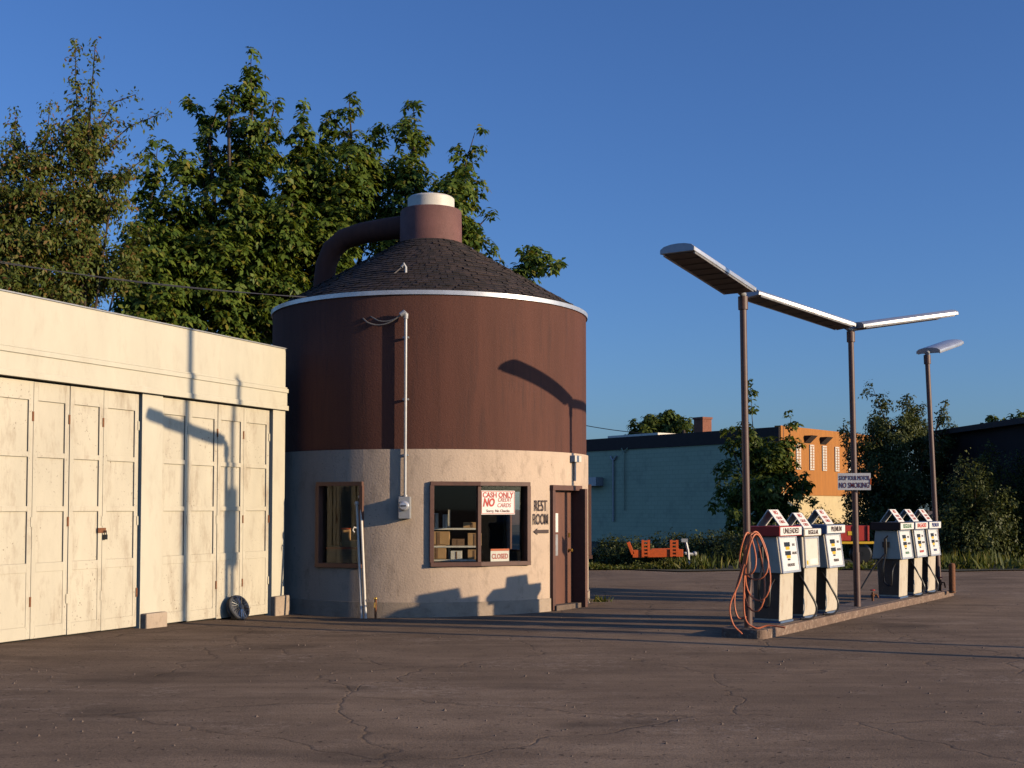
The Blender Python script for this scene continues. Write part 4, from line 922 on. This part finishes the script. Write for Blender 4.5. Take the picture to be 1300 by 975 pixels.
for dx in (.35, .8):
    m = MB(); c = Vector((a.x + dx - .1, Yt + 1.08, .27)); m.lathe(c, [(.05, -.09), (.22, -.09), (.26, -.05), (.26, .05), (.22, .09), (.05, .09)], 20, axis=(0, 1, 0)); m.build('wheel', M['rubber'], t, True)
# red wagon
Yt = 38.5
a, b = P(1050, 677, Yt), P(1103, 677, Yt)
t = thing('red_wagon', 'red farm wagon box with a yellow rail behind the pumps', 'wagon', ((a.x + b.x) / 2, Yt, 0))
m = MB(); m.obox((a + b) / 2 + Vector((0, .6, 0)), (1, 0, 0), (0, 1, 0), UP, (b - a).length / 2, .6, .23)
for f in (.02, .33, .66, .98): m.obox(a.lerp(b, f) + Vector((0, -.02, 0)), (1, 0, 0), (0, 1, 0), UP, .03, .02, .235)
m.build('box', M['redpaint'], t, bevel=.01)
m = MB(); m.obox((a + b) / 2 + Vector((.15, -.0, -.285)), (1, 0, 0), (0, 1, 0), UP, (b - a).length / 2 + .45, .05, .035); m.build('rail', M['yellow'], t)
m = MB(); c = a.lerp(b, .62) + Vector((0, -.005, 0)); m.obox(c, (1, 0, 0), (0, 1, 0), UP, .16, .006, .06); m.build('plate', M['yellow'], t)
for f in (.15, .85):
    m = MB(); c = a.lerp(b, f); m.lathe((c.x, Yt + .25, .34), [(.06, -.1), (.28, -.1), (.34, -.05), (.34, .05), (.28, .1), (.06, .1)], 20, axis=(0, 1, 0)); m.build('wheel', M['rubber'], t, True)
    m = MB(); m.tube([(c.x, Yt + .15, .34), (c.x, Yt + 1.0, .34)], .05, 6); m.tube([(c.x, Yt + .5, .34), (c.x, Yt + .5, .78)], .05, 6); m.build('axle', M['dark'], t)

# ------------------------------------------------------------------ street side posts outside the frame that throw the long shadows
def back(pt, t_): return Vector((pt.x + sd.x / math.cos(R(SUN_EL)) * t_, pt.y + sd.y / math.cos(R(SUN_EL)) * t_, 0))
TE = math.tan(R(SUN_EL))
q = gp(gs(240), 0, 0); b0 = back(q, 15)
t = thing('sign_post', 'tall bare steel sign post by the street', 'post', tuple(b0)); m = MB(); m.tube([b0 - UP * .2, b0 + UP * 9.5], [.085, .06], 12); m.build('post', M['pole'], t, True); m = MB(); m.ball(b0 + UP * 9.55, .09, 8); m.build('finial', M['pole'], t, True)
q = gp(gs(300), 0, 3.9); b0 = back(q, 15.5); H = 3.92 + 15.5 * TE
t = thing('notice_post', 'tall thin post with a narrow notice box by the street', 'post', tuple(b0)); m = MB(); m.tube([b0 - UP * .2, b0 + UP * H], [.07, .055], 12); m.build('post', M['pole'], t, True)
m = MB(); m.obox(b0 + UP * (15.5 * TE + 1.45), GU, GN, UP, .15, .05, .65); m.build('notice_box', M['galv'], t, bevel=.02)
t = thing('power_line', 'thin overhead line behind the teal building roof', 'wire', tuple(P(690, 530, 80))); m = MB(); m.tube(sag(P(690, 528, 80), P(868, 552, 80), .3), .025, 5); m.build('line', M['dark'], t)
m = MB(); q = P(868, 552, 80); m.tube([(q.x, q.y, 0), (q.x, q.y, q.z + .3)], .1, 8); m.build('pole', M['bark'], t)

# loose grit on the forecourt
r3 = np.random.default_rng(9); n = 2600; x = r3.uniform(-6.5, 10, n); y = 8.5 + 20 * r3.random(n) ** 1.3; kp = np.sin(x * 1.3 + y * .7) + np.sin(y * 1.9 - x * .4) + r3.normal(0, .8, n) > .2
x, y = x[kp], y[kp]; m = MB()
for a_, b_ in zip(x, y):
    if (Vector((a_, b_, 0)) - C).xy.length < 3.1 or (Vector((a_, b_, 0)) - GL).dot(GN) < .05: continue
    r_ = .006 + .014 * r3.random() ** 3; z0 = hgt(a_, b_); w_ = [r_ * (.7 + .6 * r3.random()) for _ in range(4)]
    m.add([(a_ + w_[0], b_, z0), (a_, b_ + w_[1], z0), (a_ - w_[2], b_, z0), (a_, b_ - w_[3], z0), (a_ + r_ * .2, b_, z0 + r_)], [(0, 1, 4), (1, 2, 4), (2, 3, 4), (3, 0, 4)])
tag(m.build('grit', M['concrete']), 'loose grit and small stones scattered over the asphalt', 'grit', kind='stuff')
